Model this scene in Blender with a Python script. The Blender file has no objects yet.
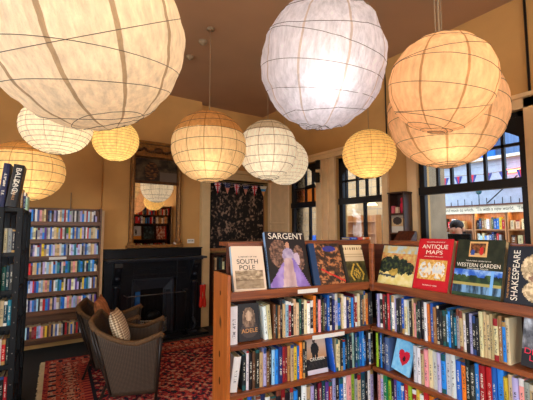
import bpy, math, random
from mathutils import Matrix, Vector, noise
R = math.radians
random.seed(11)
col = bpy.context.scene.collection
scn = bpy.context.scene

# ------------------------------------------------------------------ colour
def c(r, g, b):
    def f(v):
        v = max(0, min(255, v)) / 255
        return v / 12.92 if v <= .04045 else ((v + .055) / 1.055) ** 2.4
    return (f(r), f(g), f(b), 1)

# ------------------------------------------------------------------ mesh builder
class MB:
    def __init__(s):
        s.v = []; s.f = []; s.m = []; s.smooth = []
    def add(s, vs, fs, mi=0, sm=False, M=None):
        o = len(s.v)
        for p in vs:
            s.v.append(tuple(M @ Vector(p)) if M is not None else tuple(p))
        for q in fs:
            s.f.append([i + o for i in q]); s.m.append(mi); s.smooth.append(sm)
        return s
    def box(s, x0, x1, y0, y1, z0, z1, mi=0, M=None):
        vs = [(x0,y0,z0),(x1,y0,z0),(x1,y1,z0),(x0,y1,z0),(x0,y0,z1),(x1,y0,z1),(x1,y1,z1),(x0,y1,z1)]
        return s.add(vs, [(0,3,2,1),(4,5,6,7),(0,1,5,4),(1,2,6,5),(2,3,7,6),(3,0,4,7)], mi, False, M)
    def prism(s, pts, a0, a1, axis='y', mi=0, M=None):
        # polygon pts in the two other axes, extruded from a0 to a1
        n = len(pts)
        def P(p, a):
            return {'y': (p[0], a, p[1]), 'x': (a, p[0], p[1]), 'z': (p[0], p[1], a)}[axis]
        vs = [P(p, a0) for p in pts] + [P(p, a1) for p in pts]
        fs = [tuple(range(n)), tuple(range(2*n-1, n-1, -1))]
        fs += [(i, i+n, (i+1) % n + n, (i+1) % n) for i in range(n)]
        return s.add(vs, fs, mi, False, M)
    def tube(s, pts, r, n=6, closed=False, mi=0, M=None, r2=None):
        P = [Vector(p) for p in pts]; N = len(P); vs = []
        up = None
        for i in range(N):
            if closed: t = P[(i+1) % N] - P[i-1]
            else: t = P[min(i+1, N-1)] - P[max(i-1, 0)]
            t.normalize()
            if up is None:
                up = Vector((0,0,1)) if abs(t.z) < .9 else Vector((1,0,0))
            a = t.cross(up)
            if a.length < 1e-5: a = t.cross(Vector((1,0,0)))
            a.normalize(); b = a.cross(t).normalized(); up = b
            rr = r if r2 is None else r + (r2 - r) * i / max(1, N-1)
            for k in range(n):
                w = 2*math.pi*k/n
                vs.append(P[i] + a*math.cos(w)*rr + b*math.sin(w)*rr)
        fs = []
        for i in range(N if closed else N-1):
            j = (i+1) % N
            for k in range(n):
                l = (k+1) % n
                fs.append((i*n+k, i*n+l, j*n+l, j*n+k))
        if not closed:
            fs.append(tuple(range(n-1, -1, -1))); fs.append(tuple((N-1)*n+k for k in range(n)))
        return s.add(vs, fs, mi, True, M)
    def lathe(s, prof, n=20, mi=0, M=None, cx=0, cy=0):
        vs = []
        for r, z in prof:
            for k in range(n):
                w = 2*math.pi*k/n
                vs.append((cx + r*math.cos(w), cy + r*math.sin(w), z))
        fs = []
        for i in range(len(prof)-1):
            for k in range(n):
                l = (k+1) % n
                fs.append((i*n+k, i*n+l, (i+1)*n+l, (i+1)*n+k))
        fs.append(tuple(range(n-1, -1, -1))); fs.append(tuple((len(prof)-1)*n+k for k in range(n)))
        return s.add(vs, fs, mi, True, M)
    def ball(s, cx, cy, cz, rx, ry=None, rz=None, n=12, mi=0):
        ry = ry or rx; rz = rz or rx
        pr = [(math.sin(math.pi*i/8), -math.cos(math.pi*i/8)) for i in range(9)]
        pr[0] = (.02, -1); pr[-1] = (.02, 1)
        M = Matrix.Translation((cx,cy,cz)) @ Matrix.Diagonal((rx,ry,rz,1))
        return s.lathe(pr, n, mi, M)
    def mesh(s, name, mats):
        me = bpy.data.meshes.new(name)
        me.from_pydata(s.v, [], s.f)
        for m in (mats if isinstance(mats, (list, tuple)) else [mats]): me.materials.append(m)
        me.polygons.foreach_set('material_index', s.m)
        me.polygons.foreach_set('use_smooth', s.smooth)
        me.update()
        return me
    def build(s, name, mats, parent=None, bevel=0, M=None):
        o = bpy.data.objects.new(name, s.mesh(name, mats)); col.objects.link(o)
        if parent: o.parent = parent
        if M is not None: o.matrix_local = M
        if bevel:
            b = o.modifiers.new('edge', 'BEVEL'); b.width = bevel; b.segments = 2; b.limit_method = 'ANGLE'
        return o

def tag(o, label=None, cat=None, group=None, kind=None):
    if label: o['label'] = label
    if cat: o['category'] = cat
    if group: o['group'] = group
    if kind: o['kind'] = kind
    return o
def empty(name, loc=(0,0,0), rz=0, label=None, cat=None, group=None, M=None, parent=None):
    o = bpy.data.objects.new(name, None); o.empty_display_size = .05; col.objects.link(o)
    if M is not None: o.matrix_world = M
    else: o.location = loc; o.rotation_euler = (0,0,rz)
    if parent: o.parent = parent
    return tag(o, label, cat, group)
def struct(name, mb, mat, parent=None, bevel=0):
    o = mb.build(name, mat, parent, bevel)
    if parent is None: o['kind'] = 'structure'
    return o

# ------------------------------------------------------------------ materials
def newmat(name):
    m = bpy.data.materials.new(name); m.use_nodes = True
    nt = m.node_tree; return m, nt, nt.nodes['Principled BSDF']
def N(nt, t, **kw):
    n = nt.nodes.new(t)
    for k, v in kw.items(): setattr(n, k, v)
    return n
def plain(name, colr, rough=.5, metal=0, var=.12, scale=8, bump=0, bscale=60, stretch=(1,1,1)):
    """a colour with gentle mottling and optional bump"""
    m, nt, b = newmat(name)
    tc = N(nt, 'ShaderNodeTexCoord'); mp = N(nt, 'ShaderNodeMapping'); mp.inputs['Scale'].default_value = stretch
    nt.links.new(tc.outputs['Object'], mp.inputs['Vector'])
    nz = N(nt, 'ShaderNodeTexNoise'); nz.inputs['Scale'].default_value = scale; nz.inputs['Detail'].default_value = 5
    nt.links.new(mp.outputs[0], nz.inputs['Vector'])
    r = N(nt, 'ShaderNodeValToRGB')
    r.color_ramp.elements[0].position = .3; r.color_ramp.elements[1].position = .7
    r.color_ramp.elements[0].color = [x*(1-var) for x in colr[:3]] + [1]
    r.color_ramp.elements[1].color = [min(1, x*(1+var)) for x in colr[:3]] + [1]
    nt.links.new(nz.outputs['Fac'], r.inputs[0]); nt.links.new(r.outputs[0], b.inputs['Base Color'])
    b.inputs['Roughness'].default_value = rough; b.inputs['Metallic'].default_value = metal; b.inputs['Specular IOR Level'].default_value = .3
    if bump:
        n2 = N(nt, 'ShaderNodeTexNoise'); n2.inputs['Scale'].default_value = bscale
        nt.links.new(mp.outputs[0], n2.inputs['Vector'])
        bp = N(nt, 'ShaderNodeBump'); bp.inputs['Strength'].default_value = bump; bp.inputs['Distance'].default_value = .01
        nt.links.new(n2.outputs['Fac'], bp.inputs['Height']); nt.links.new(bp.outputs[0], b.inputs['Normal'])
    return m
def wood(name, dark, light, scale=5, axis='x', rough=.4, knots=False):
    m, nt, b = newmat(name)
    tc = N(nt, 'ShaderNodeTexCoord'); mp = N(nt, 'ShaderNodeMapping')
    mp.inputs['Scale'].default_value = {'x': (.6,7,7), 'y': (7,.6,7), 'z': (7,7,.6)}[axis]
    nt.links.new(tc.outputs['Object'], mp.inputs['Vector'])
    nz = N(nt, 'ShaderNodeTexNoise'); nz.inputs['Scale'].default_value = scale; nz.inputs['Detail'].default_value = 8; nz.inputs['Distortion'].default_value = .8
    nt.links.new(mp.outputs[0], nz.inputs['Vector'])
    r = N(nt, 'ShaderNodeValToRGB')
    r.color_ramp.elements[0].position = .32; r.color_ramp.elements[0].color = dark
    r.color_ramp.elements[1].position = .68; r.color_ramp.elements[1].color = light
    nt.links.new(nz.outputs['Fac'], r.inputs[0])
    out = r.outputs[0]
    if knots:
        vo = N(nt, 'ShaderNodeTexVoronoi'); vo.inputs['Scale'].default_value = 8
        mp2 = N(nt, 'ShaderNodeMapping'); mp2.inputs['Scale'].default_value = (1, 1, .55)
        nt.links.new(tc.outputs['Object'], mp2.inputs['Vector']); nt.links.new(mp2.outputs[0], vo.inputs['Vector'])
        k = N(nt, 'ShaderNodeValToRGB'); k.color_ramp.elements[0].position = .10; k.color_ramp.elements[1].position = .20
        nt.links.new(vo.outputs['Distance'], k.inputs[0])
        mx = N(nt, 'ShaderNodeMix', data_type='RGBA'); mx.inputs['A'].default_value = [x*.25 for x in dark[:3]] + [1]
        nt.links.new(k.outputs[0], mx.inputs['Factor']); nt.links.new(out, mx.inputs['B']); out = mx.outputs['Result']
    nt.links.new(out, b.inputs['Base Color'])
    b.inputs['Roughness'].default_value = rough
    bp = N(nt, 'ShaderNodeBump'); bp.inputs['Strength'].default_value = .15; bp.inputs['Distance'].default_value = .004
    nt.links.new(nz.outputs['Fac'], bp.inputs['Height']); nt.links.new(bp.outputs[0], b.inputs['Normal'])
    return m
def glow(name, colr, strength):
    m, nt, b = newmat(name)
    b.inputs['Base Color'].default_value = colr
    b.inputs['Emission Color'].default_value = colr; b.inputs['Emission Strength'].default_value = strength
    return m
def printed(name='printed_paper', rough=.45):
    m, nt, b = newmat(name)
    a = N(nt, 'ShaderNodeAttribute', attribute_name='print')
    nt.links.new(a.outputs['Color'], b.inputs['Base Color']); b.inputs['Specular IOR Level'].default_value = .3; b.inputs['Roughness'].default_value = rough
    return m
def glass_pane():
    m, nt, b = newmat('window_glass')
    out = nt.nodes['Material Output']
    t = N(nt, 'ShaderNodeBsdfTransparent'); t.inputs['Color'].default_value = (.95,.97,.98,1)
    g = N(nt, 'ShaderNodeBsdfGlossy'); g.inputs['Roughness'].default_value = .05
    lw = N(nt, 'ShaderNodeFresnel'); lw.inputs['IOR'].default_value = 1.3
    mx = N(nt, 'ShaderNodeMixShader')
    nt.links.new(lw.outputs[0], mx.inputs[0]); nt.links.new(t.outputs[0], mx.inputs[1]); nt.links.new(g.outputs[0], mx.inputs[2])
    nt.links.new(mx.outputs[0], out.inputs['Surface'])
    return m
def book_material():
    """cover cloth / dust jacket: object colour, plus bands and a row of lettering marks printed on the spine"""
    m, nt, b = newmat('book_cover')
    L = nt.links.new
    oi = N(nt, 'ShaderNodeObjectInfo'); tc = N(nt, 'ShaderNodeTexCoord')
    sep = N(nt, 'ShaderNodeSeparateXYZ'); L(tc.outputs['Generated'], sep.inputs[0])
    sn = N(nt, 'ShaderNodeSeparateXYZ'); L(tc.outputs['Normal'], sn.inputs[0])
    def math_(op, a, bb=None, cc=None):
        n = N(nt, 'ShaderNodeMath', operation=op)
        for i, v in enumerate((a, bb, cc)):
            if v is None: continue
            if isinstance(v, (int, float)): n.inputs[i].default_value = v
            else: L(v, n.inputs[i])
        return n.outputs[0]
    def frac(k): return math_('FRACT', math_('MULTIPLY', oi.outputs['Random'], k))
    X, Z = sep.outputs['X'], sep.outputs['Z']
    spine = math_('LESS_THAN', sn.outputs['Y'], -.5)
    # lettering marks
    cmb = N(nt, 'ShaderNodeCombineXYZ')
    L(math_('MULTIPLY', X, 3.0), cmb.inputs[0]); L(math_('MULTIPLY_ADD', Z, 34.0, math_('MULTIPLY', oi.outputs['Random'], 300)), cmb.inputs[1])
    nz = N(nt, 'ShaderNodeTexNoise'); nz.inputs['Scale'].default_value = 1.0; nz.inputs['Detail'].default_value = 3
    L(cmb.outputs[0], nz.inputs['Vector'])
    letter = math_('GREATER_THAN', nz.outputs['Fac'], .51)
    inx = math_('LESS_THAN', math_('ABSOLUTE', math_('SUBTRACT', X, .5)), math_('MULTIPLY_ADD', frac(5.3), .14, .14))
    z0 = math_('MULTIPLY_ADD', frac(17), .18, .12); z1 = math_('MULTIPLY_ADD', frac(23), .25, .62)
    inz = math_('MULTIPLY', math_('GREATER_THAN', Z, z0), math_('LESS_THAN', Z, z1))
    gap = math_('GREATER_THAN', math_('ABSOLUTE', math_('SUBTRACT', Z, math_('MULTIPLY_ADD', frac(29), .2, .35))), .035)
    lm = math_('MULTIPLY', math_('MULTIPLY', math_('MULTIPLY', letter, inx), math_('MULTIPLY', inz, gap)), spine)
    # author block near the top
    # ink colour from the cover's lightness
    bw = N(nt, 'ShaderNodeRGBToBW'); L(oi.outputs['Color'], bw.inputs[0])
    dark = math_('LESS_THAN', bw.outputs[0], .22)
    ink = N(nt, 'ShaderNodeMix', data_type='RGBA'); ink.inputs['A'].default_value = (.03,.03,.05,1); ink.inputs['B'].default_value = (.8,.74,.6,1)
    L(dark, ink.inputs['Factor'])
    # second colour for bands
    hs = N(nt, 'ShaderNodeValToRGB'); hs.color_ramp.interpolation = 'CONSTANT'; L(frac(41), hs.inputs[0])
    bands = [(30,28,30), (206,196,170), (150,34,36), (40,66,120), (180,140,80), (226,222,214), (30,84,84), (120,60,40)]
    for k, q in enumerate(bands):
        el = hs.color_ramp.elements[k] if k < 2 else hs.color_ramp.elements.new(k/8)
        el.position = k/8; el.color = c(*q)
    band = math_('MAXIMUM', math_('GREATER_THAN', Z, math_('MULTIPLY_ADD', frac(11), .18, .80)), math_('LESS_THAN', Z, math_('MULTIPLY', frac(13), .16)))
    band = math_('MULTIPLY', math_('MULTIPLY', band, spine), math_('GREATER_THAN', frac(37), .62))
    m1 = N(nt, 'ShaderNodeMix', data_type='RGBA'); L(band, m1.inputs['Factor']); L(oi.outputs['Color'], m1.inputs['A']); L(hs.outputs[0], m1.inputs['B'])
    m2 = N(nt, 'ShaderNodeMix', data_type='RGBA'); L(math_('MULTIPLY', lm, .8), m2.inputs['Factor']); L(m1.outputs['Result'], m2.inputs['A']); L(ink.outputs['Result'], m2.inputs['B'])
    L(m2.outputs['Result'], b.inputs['Base Color']); b.inputs['Roughness'].default_value = .45; b.inputs['Specular IOR Level'].default_value = .3
    return m

M = {}
M['book'] = book_material()
M['pages'] = plain('page_edges', c(196,168,124), .9, var=.3, scale=12, stretch=(90,1,1))
M['print'] = printed()
M['white_ink'] = plain('white_ink', c(240,232,214), .5, var=.02)
M['black_ink'] = plain('black_ink', c(38,34,34), .5, var=.02)
M['gold_ink'] = plain('gold_ink', c(214,150,80), .4, var=.05)
M['red_ink'] = plain('red_ink', c(226,40,70), .5, var=.02)
M['wall'] = plain('ochre_wall', c(200,152,90), .85, var=.12, scale=1.6, bump=.12, bscale=14)
M['ceil'] = plain('brown_ceiling', c(180,142,108), .9, var=.10, scale=.9, bump=.08, bscale=10)
M['trim'] = plain('cream_trim', c(214,184,134), .5, var=.06)
M['ptrim'] = plain('pale_casing', c(236,200,150), .5, var=.06)
M['floor'] = plain('dark_carpet', c(48,47,46), .95, var=.12, scale=50, bump=.3, bscale=300)
M['black'] = plain('black_window_paint', c(22,22,26), .35, var=.1)
M['glass'] = glass_pane()
M['shelf_wood'] = wood('shelf_wood', c(96,44,18), c(156,82,36), 5, 'x')
M['post_wood'] = wood('pine_end_panel', c(134,64,18), c(190,104,40), 3, 'z', .35, knots=True)
M['dark_wood'] = wood('mahogany_board', c(62,28,18), c(104,52,32), 5, 'x')
M['case_wood'] = wood('dark_case_wood', c(48,26,16), c(84,46,28), 5, 'z')
M['bc_wood'] = wood('brown_shelf_boards', c(82,50,26), c(120,76,42), 5, 'x')
M['orange_wood'] = wood('honey_shelf_wood', c(150,92,48), c(192,130,74), 4, 'z')
M['steel'] = plain('black_shelving_steel', c(7,7,8), .55, .1, var=.2, scale=30)
M['hole'] = plain('bolt_heads', c(120,112,104), .3, .8, var=.05)
M['slate'] = plain('black_slate', c(22,24,29), .3, var=.25, scale=6)
M['iron'] = plain('cast_iron', c(16,16,19), .4, .3, var=.2, scale=20)
M['grey_slate'] = plain('grey_bevelled_slate', c(44,47,54), .3, var=.15)
M['bluetile'] = plain('blue_tiles', c(44,92,150), .25, var=.3, scale=14)
M['brass'] = plain('worn_brass', c(150,118,70), .35, .8, var=.15)
M['silver'] = plain('polished_steel', c(190,188,184), .3, .8, var=.1)
M['gilt'] = plain('aged_gilt', c(140,96,48), .4, .35, var=.3, scale=25, bump=.2, bscale=40)
M['darkgilt'] = plain('carved_dark_gilt', c(86,54,28), .45, .3, var=.4, scale=30, bump=.4, bscale=60)
M['wicker_rim'] = plain('braided_rim', c(98,70,42), .7, var=.35, scale=60, bump=.6, bscale=160)
M['chair_leg'] = plain('dark_cane_wood', c(40,30,24), .4, var=.2)
M['cord'] = plain('lamp_cord', c(150,128,100), .6, var=.05)
M['wire'] = plain('lantern_wire', c(84,70,58), .5, var=.05)
M['white'] = plain('white_plastic', c(228,222,212), .4, var=.03)
M['red'] = plain('red_cloth', c(210,44,26), .7, var=.12)
M['stone'] = plain('sandstone', c(150,128,102), .9, var=.22, scale=4, bump=.3, bscale=18)
M['hallfloor'] = plain('hall_floor', c(150,140,130), .6, var=.1)
M['skin'] = plain('skin', c(196,138,108), .6, var=.05)
M['hair'] = plain('dark_hair', c(40,28,24), .6, var=.2, scale=40)
M['coat'] = plain('dark_coat', c(52,50,62), .8, var=.1)
M['bulb'] = glow('lit_bulb', (1,.86,.62,1), 6)
M['mirror'], _nt, _b = newmat('mirror_glass')
_b.inputs['Base Color'].default_value = (.88,.85,.8,1); _b.inputs['Metallic'].default_value = 1; _b.inputs['Roughness'].default_value = .02
# woven wicker
def wicker():
    m, nt, b = newmat('woven_wicker'); L = nt.links.new
    uv = N(nt, 'ShaderNodeUVMap'); mp = N(nt, 'ShaderNodeMapping'); mp.inputs['Scale'].default_value = (1,1,1)
    L(uv.outputs[0], mp.inputs['Vector'])
    w1 = N(nt, 'ShaderNodeTexWave'); w1.bands_direction = 'X'; w1.inputs['Scale'].default_value = 14
    w2 = N(nt, 'ShaderNodeTexWave'); w2.bands_direction = 'Y'; w2.inputs['Scale'].default_value = 14
    L(mp.outputs[0], w1.inputs[0]); L(mp.outputs[0], w2.inputs[0])
    mu = N(nt, 'ShaderNodeMath', operation='MULTIPLY'); L(w1.outputs['Fac'], mu.inputs[0]); L(w2.outputs['Fac'], mu.inputs[1])
    r = N(nt, 'ShaderNodeValToRGB'); r.color_ramp.elements[0].color = c(40,29,20); r.color_ramp.elements[1].color = c(104,80,54)
    r.color_ramp.elements[0].position = .1; r.color_ramp.elements[1].position = .7
    L(mu.outputs[0], r.inputs[0]); L(r.outputs[0], b.inputs['Base Color']); b.inputs['Roughness'].default_value = .6
    bp = N(nt, 'ShaderNodeBump'); bp.inputs['Strength'].default_value = .5; bp.inputs['Distance'].default_value = .004
    L(mu.outputs[0], bp.inputs['Height']); L(bp.outputs[0], b.inputs['Normal'])
    return m
M['wicker'] = wicker()

# ------------------------------------------------------------------ printed pictures and lettering
def fbm(x, y, s=0.0, o=4):
    return noise.fractal(Vector((x, y, s)), 1.0, 2.0, o)
def art(name, w, h, nx, ny, fn, parent, Mx=None, thick=0, mat=None):
    """a printed picture w x h in the local xz plane facing -y; fn(u,v) -> sRGB 0..255"""
    vs = [(w*i/nx, 0, h*j/ny) for j in range(ny+1) for i in range(nx+1)]
    fs = [(j*(nx+1)+i, j*(nx+1)+i+1, (j+1)*(nx+1)+i+1, (j+1)*(nx+1)+i) for j in range(ny) for i in range(nx)]
    me = bpy.data.meshes.new(name); me.from_pydata(vs, [], fs); me.materials.append(mat or M['print'])
    at = me.color_attributes.new('print', 'FLOAT_COLOR', 'CORNER')
    buf = []
    for j in range(ny):
        for i in range(nx):
            q = c(*fn((i+.5)/nx, (j+.5)/ny)); buf.extend(q*4)
    at.data.foreach_set('color', buf)
    o = bpy.data.objects.new(name, me); col.objects.link(o)
    if parent: o.parent = parent
    if Mx is not None: o.matrix_local = Mx
    return o
def text(name, body, size, mat, parent, Mx, align='CENTER', width=None):
    cu = bpy.data.curves.new(name, 'FONT'); cu.body = body; cu.size = size; cu.align_x = align; cu.extrude = .0002
    t = bpy.data.objects.new(name + '_tmp', cu); col.objects.link(t)
    dg = bpy.context.evaluated_depsgraph_get(); dg.update()
    me = bpy.data.meshes.new_from_object(t.evaluated_get(dg)); bpy.data.objects.remove(t); bpy.data.curves.remove(cu)
    xs = [v.co.x for v in me.vertices]
    if width and xs:
        k = width / (max(xs) - min(xs))
        for v in me.vertices: v.co.x *= k
    me.materials.clear(); me.materials.append(mat)
    o = bpy.data.objects.new(name, me); col.objects.link(o); o.parent = parent
    o.matrix_local = Mx @ Matrix.Rotation(R(90), 4, 'X')
    return o
def T(x, y, z): return Matrix.Translation((x, y, z))
def RZ(a): return Matrix.Rotation(a, 4, 'Z')
def RX(a): return Matrix.Rotation(a, 4, 'X')
def RY(a): return Matrix.Rotation(a, 4, 'Y')
def mixc(a, b, t): t = max(0, min(1, t)); return tuple(a[i] + (b[i]-a[i])*t for i in range(3))
def ell(u, v, cx, cy, rx, ry): return ((u-cx)/rx)**2 + ((v-cy)/ry)**2 < 1

# ------------------------------------------------------------------ books
PAL = {
 'black': (28,26,28), 'charcoal': (58,54,54), 'navy': (28,38,88), 'blue': (34,98,190), 'bright blue': (40,130,214), 'pale blue': (158,196,226),
 'teal': (20,112,132), 'dark green': (22,72,58), 'green': (34,128,74), 'lime green': (160,196,40), 'olive': (92,92,52), 'white': (228,226,222),
 'cream': (226,206,160), 'beige': (196,168,124), 'tan': (170,120,68), 'brown': (96,62,38), 'orange': (232,120,34), 'yellow': (232,196,58),
 'red': (200,36,40), 'maroon': (112,26,38), 'pink': (232,150,150), 'lilac': (178,168,214), 'purple': (92,62,146), 'grey': (150,148,148), 'slate blue': (86,104,156),
 'pale green': (170,200,180), 'dark teal': (18,58,68), 'dark red': (146,24,30)}
CODE = {'k':'black','h':'charcoal','n':'navy','b':'blue','B':'bright blue','p':'pale blue','t':'teal','G':'dark green','g':'green','l':'lime green',
 'o':'olive','w':'white','c':'cream','e':'beige','a':'tan','r':'brown','O':'orange','y':'yellow','R':'red','m':'maroon','i':'pink','v':'lilac','u':'purple',
 's':'grey','d':'slate blue','f':'pale green','T':'dark teal','D':'dark red'}
ORD = 'first second third fourth fifth sixth seventh eighth ninth tenth eleventh twelfth thirteenth fourteenth fifteenth sixteenth seventeenth eighteenth nineteenth twentieth'.split()
def ordinal(n):
    if n <= 20: return ORD[n-1]
    t = {2:'twent', 3:'thirt', 4:'fort', 5:'fift', 6:'sixt', 7:'sevent', 8:'eight', 9:'ninet'}[n//10]
    return t + 'ieth' if n % 10 == 0 else t + 'y-' + ORD[n % 10 - 1]
def cover_mb(w, h, d, mi=0, round_=True):
    """spine at y=0 facing -y, boards going back to y=d, thickness w centred on x=0..w, base z=0"""
    b = MB(); t = min(.003, w*.16)
    pts = [(0, d), (0, .003), (w*.12, .0008), (w*.5, 0 if not round_ else -.0015), (w*.88, .0008), (w, .003), (w, d), (w-t, d), (w-t, .006), (t, .006), (t, d)]
    # U section extruded in z, split into convex quads
    vs = [(x, y, z) for z in (0, h) for x, y in pts]; n = len(pts)
    fs = [(i, (i+1) % n, (i+1) % n + n, i+n) for i in range(n)]
    for base, flip in ((0, True), (n, False)):
        for q in ((0,1,9,10), (1,2,3,9), (3,4,5,8), (3,8,9), (5,6,7,8)):
            q = tuple(i+base for i in q); fs.append(q[::-1] if flip else q)
    b.add(vs, [f[::-1] if k >= n else f for k, f in enumerate(fs)], mi)
    return b
def make_book(Mw, w, h, d, colour, label, group, pages=True, rgb=None, cat='book'):
    t = min(.003, w*.16)
    o = cover_mb(w, h, d).build('book', M['book']); o.matrix_world = Mw
    rgb = rgb or PAL[colour]
    j = random.uniform(.88, 1.1); o.color = c(*[x*j + random.uniform(-6, 6) for x in rgb])
    tag(o, label, cat, group)
    p = MB().box(t, w-t, .006, d-.004, .003, h-.003)
    if pages: p.build('page_block', M['pages'], o)
    else:
        me = o.data; me.materials.append(M['pages'])
        b2 = MB(); b2.v = [tuple(v.co) for v in me.vertices]; b2.f = [list(q.vertices) for q in me.polygons]; b2.m = [0]*len(b2.f); b2.smooth = [False]*len(b2.f)
        b2.box(t, w-t, .006, d-.004, .003, h-.003, 1)
        o.data = b2.mesh('book', [M['book'], M['pages']])
    return o
class Stuff:
    """the hundreds of distant books beyond the nearest three hundred: one object"""
    def __init__(s): s.v = []; s.f = []; s.c = []
    def book(s, Mw, w, h, d, rgb):
        j = random.uniform(.85, 1.1); base = tuple(min(255, x*j*1.12) for x in rgb)
        lum = sum(base)/3; ink = (34,32,36) if lum > 110 else (226,210,176)
        alt = PAL[random.choice(list(PAL))]
        z1, z2 = random.uniform(.15,.4), random.uniform(.5,.85)
        segs = [(0, z1, base), (z1, z2, mixc(base, ink, random.choice((0,.1,.25)))), (z2, 1, alt if random.random() < .15 else base)]
        for a, b_, q in segs:
            o = len(s.v)
            for x, y, z in ((0,0,a),(w,0,a),(w,0,b_),(0,0,b_)): s.v.append(tuple(Mw @ Vector((x,y,z*h))))
            s.f.append((o,o+1,o+2,o+3)); s.c.append(q)
        o = len(s.v)
        for x, y, z in ((0,0,0),(w,0,0),(w,d,0),(0,d,0),(0,0,h),(w,0,h),(w,d,h),(0,d,h)): s.v.append(tuple(Mw @ Vector((x,y,z))))
        for q, k in (((0,3,2,1),base),((4,5,6,7),(206,184,146)),((1,2,6,5),base),((2,3,7,6),(206,184,146)),((3,0,4,7),base)):
            s.f.append(tuple(o+i for i in q)); s.c.append(k)
    def build(s):
        me = bpy.data.meshes.new('books'); me.from_pydata(s.v, [], s.f); me.materials.append(M['print'])
        at = me.color_attributes.new('print', 'FLOAT_COLOR', 'CORNER'); buf = []
        for f, q in zip(s.f, s.c): buf.extend(c(*q)*len(f))
        at.data.foreach_set('color', buf)
        o = bpy.data.objects.new('books', me); col.objects.link(o)
        tag(o, 'small distant books filling the tall bookcase, the alcove, the rear shelves and the far hall shelves', 'books', kind='stuff')
STUFF = Stuff()
class Row:
    """fills a shelf row: frame matrix F (x right, y in, z up), fixed z"""
    def __init__(s, F, z, where, group, setback=.025, h=(.185,.225), w=(.02,.034), d=(.12,.15), pages=True):
        s.F, s.z, s.where, s.group, s.sb, s.h, s.w, s.d, s.pages = F, z, where, group, setback, h, w, d, pages; s.n = 0
    def fill(s, x0, x1, codes, tilt=0, wide=None, tall=None):
        ws = [random.uniform(*s.w) * (1.5 if ch.isupper() and ch in 'W' else 1) for ch in codes]
        tl = R(tilt)
        hs = [random.uniform(*s.h) for _ in codes]
        k = (x1 - x0 - (max(hs) * abs(math.sin(tl)) if tilt else 0)) * math.cos(tl) / sum(ws)
        x = x0 + (hs[0]*math.sin(-tl) if tl < 0 else 0)
        for ch, w, h in zip(codes, ws, hs):
            w *= k; s.n += 1; nm = CODE[ch]
            d = min(random.uniform(*s.d), s.d[1]); sb = s.sb + random.uniform(0, .012)
            lab = f'{nm} book, {ordinal(s.n)} from left, {s.where}'
            Mw = s.F @ T(x, sb, s.z + (w*math.sin(tl) if tl > 0 else 0) + .0005) @ RY(tl)
            if s.pages: make_book(Mw, w*.97, h, d, nm, lab, s.group)
            else: STUFF.book(Mw, w*.97, h, d, PAL[nm])
            x += w / math.cos(tl)
    def skip(s): s.n += 1; return s.n
def display_book(Mw, w, h, t, colr, label, group, fn, nx, ny, lean=18, roll=0, spine=None, cat='book', name='book'):
    """a face-out book: Mw = frame at bottom-left of the front face"""
    root = empty(name, label=label, cat=cat, group=group, M=Mw @ T(0, 0, t*math.sin(R(lean)) + (w*math.sin(R(roll)) if roll > 0 else 0) + .0005) @ RX(R(-lean)) @ RY(R(roll)))
    b = MB(); q = .0035
    b.box(0, w, 0, q, 0, h); b.box(0, w, t-q, t, 0, h); b.box(0, q, q, t-q, 0, h, 1)
    cm = plain(name + '_jacket', c(*colr), .35, var=.05); sm = plain(name + '_spine', c(*(spine or colr)), .35, var=.08)
    b.build('cover', [cm, sm], root, bevel=.001)
    MB().box(q, w-.006, q, t-q, .004, h-.004).build('page_block', M['pages'], root)
    art('cover_picture', w*.995, h*.995, nx, ny, fn, root, T(w*.0025, -.0009, h*.0025))
    return root
def ctext(root, body, size, mat, x, z, width=None, rot=0):
    return text('lettering', body, size, M[mat], root, T(x, -.0022, z) @ RY(rot), width=width)

# ================================================================== SETTING
DAY = 85
BX = 3.89          # window wall plane
HC = 3.85
WY, BRY = 5.90, 5.76
struct('floor', MB().box(-3, 3.89+.26, -3.2, 6.2, -.1, 0), M['floor'])
struct('ceiling', MB().box(-3.1, 4.2, -3.3, 6.3, HC, HC+.12), M['ceil'])
struct('wall_back', MB().box(-3.1, 4.2, WY, WY+.25, 0, HC), M['wall'])
struct('wall_chimney_breast', MB().box(.96, 2.52, BRY, WY, 0, HC), M['wall'])
def holed(name, axis, p0, p1, lo, hi, holes):
    w = MB(); e = [lo] + [v for h_ in holes for v in h_[:2]] + [hi]
    def bx(a, b_, z0, z1): w.box(a, b_, p0, p1, z0, z1) if axis == 'x' else w.box(p0, p1, a, b_, z0, z1)
    for i in range(0, len(e), 2): bx(e[i], e[i+1], 0, HC)
    for a, b_, z0, z1 in holes: bx(a, b_, 0, z0); bx(a, b_, z1, HC)
    return struct(name, w, M['wall'])
NEARW = [(-2.3,-.7,.9,3.1), (.3,1.9,.9,3.1)]
LEFTW = [(-1.6,.2,.9,3.1), (1.2,2.8,.9,3.1)]
holed('wall_left', 'y', -3.2, -3, -3.3, 6.2, LEFTW)
holed('wall_near', 'x', -3.4, -3.2, -3.1, 4.2, NEARW)
def daylight(loc, rz, w_, h_, en):
    ld = bpy.data.lights.new('window_daylight', 'AREA'); ld.shape = 'RECTANGLE'; ld.size = w_; ld.size_y = h_; ld.energy = en; ld.color = (.80,.90,1)
    lo = bpy.data.objects.new('window_daylight', ld); col.objects.link(lo); lo.location = loc; lo.rotation_euler = (R(90), 0, rz)
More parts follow.
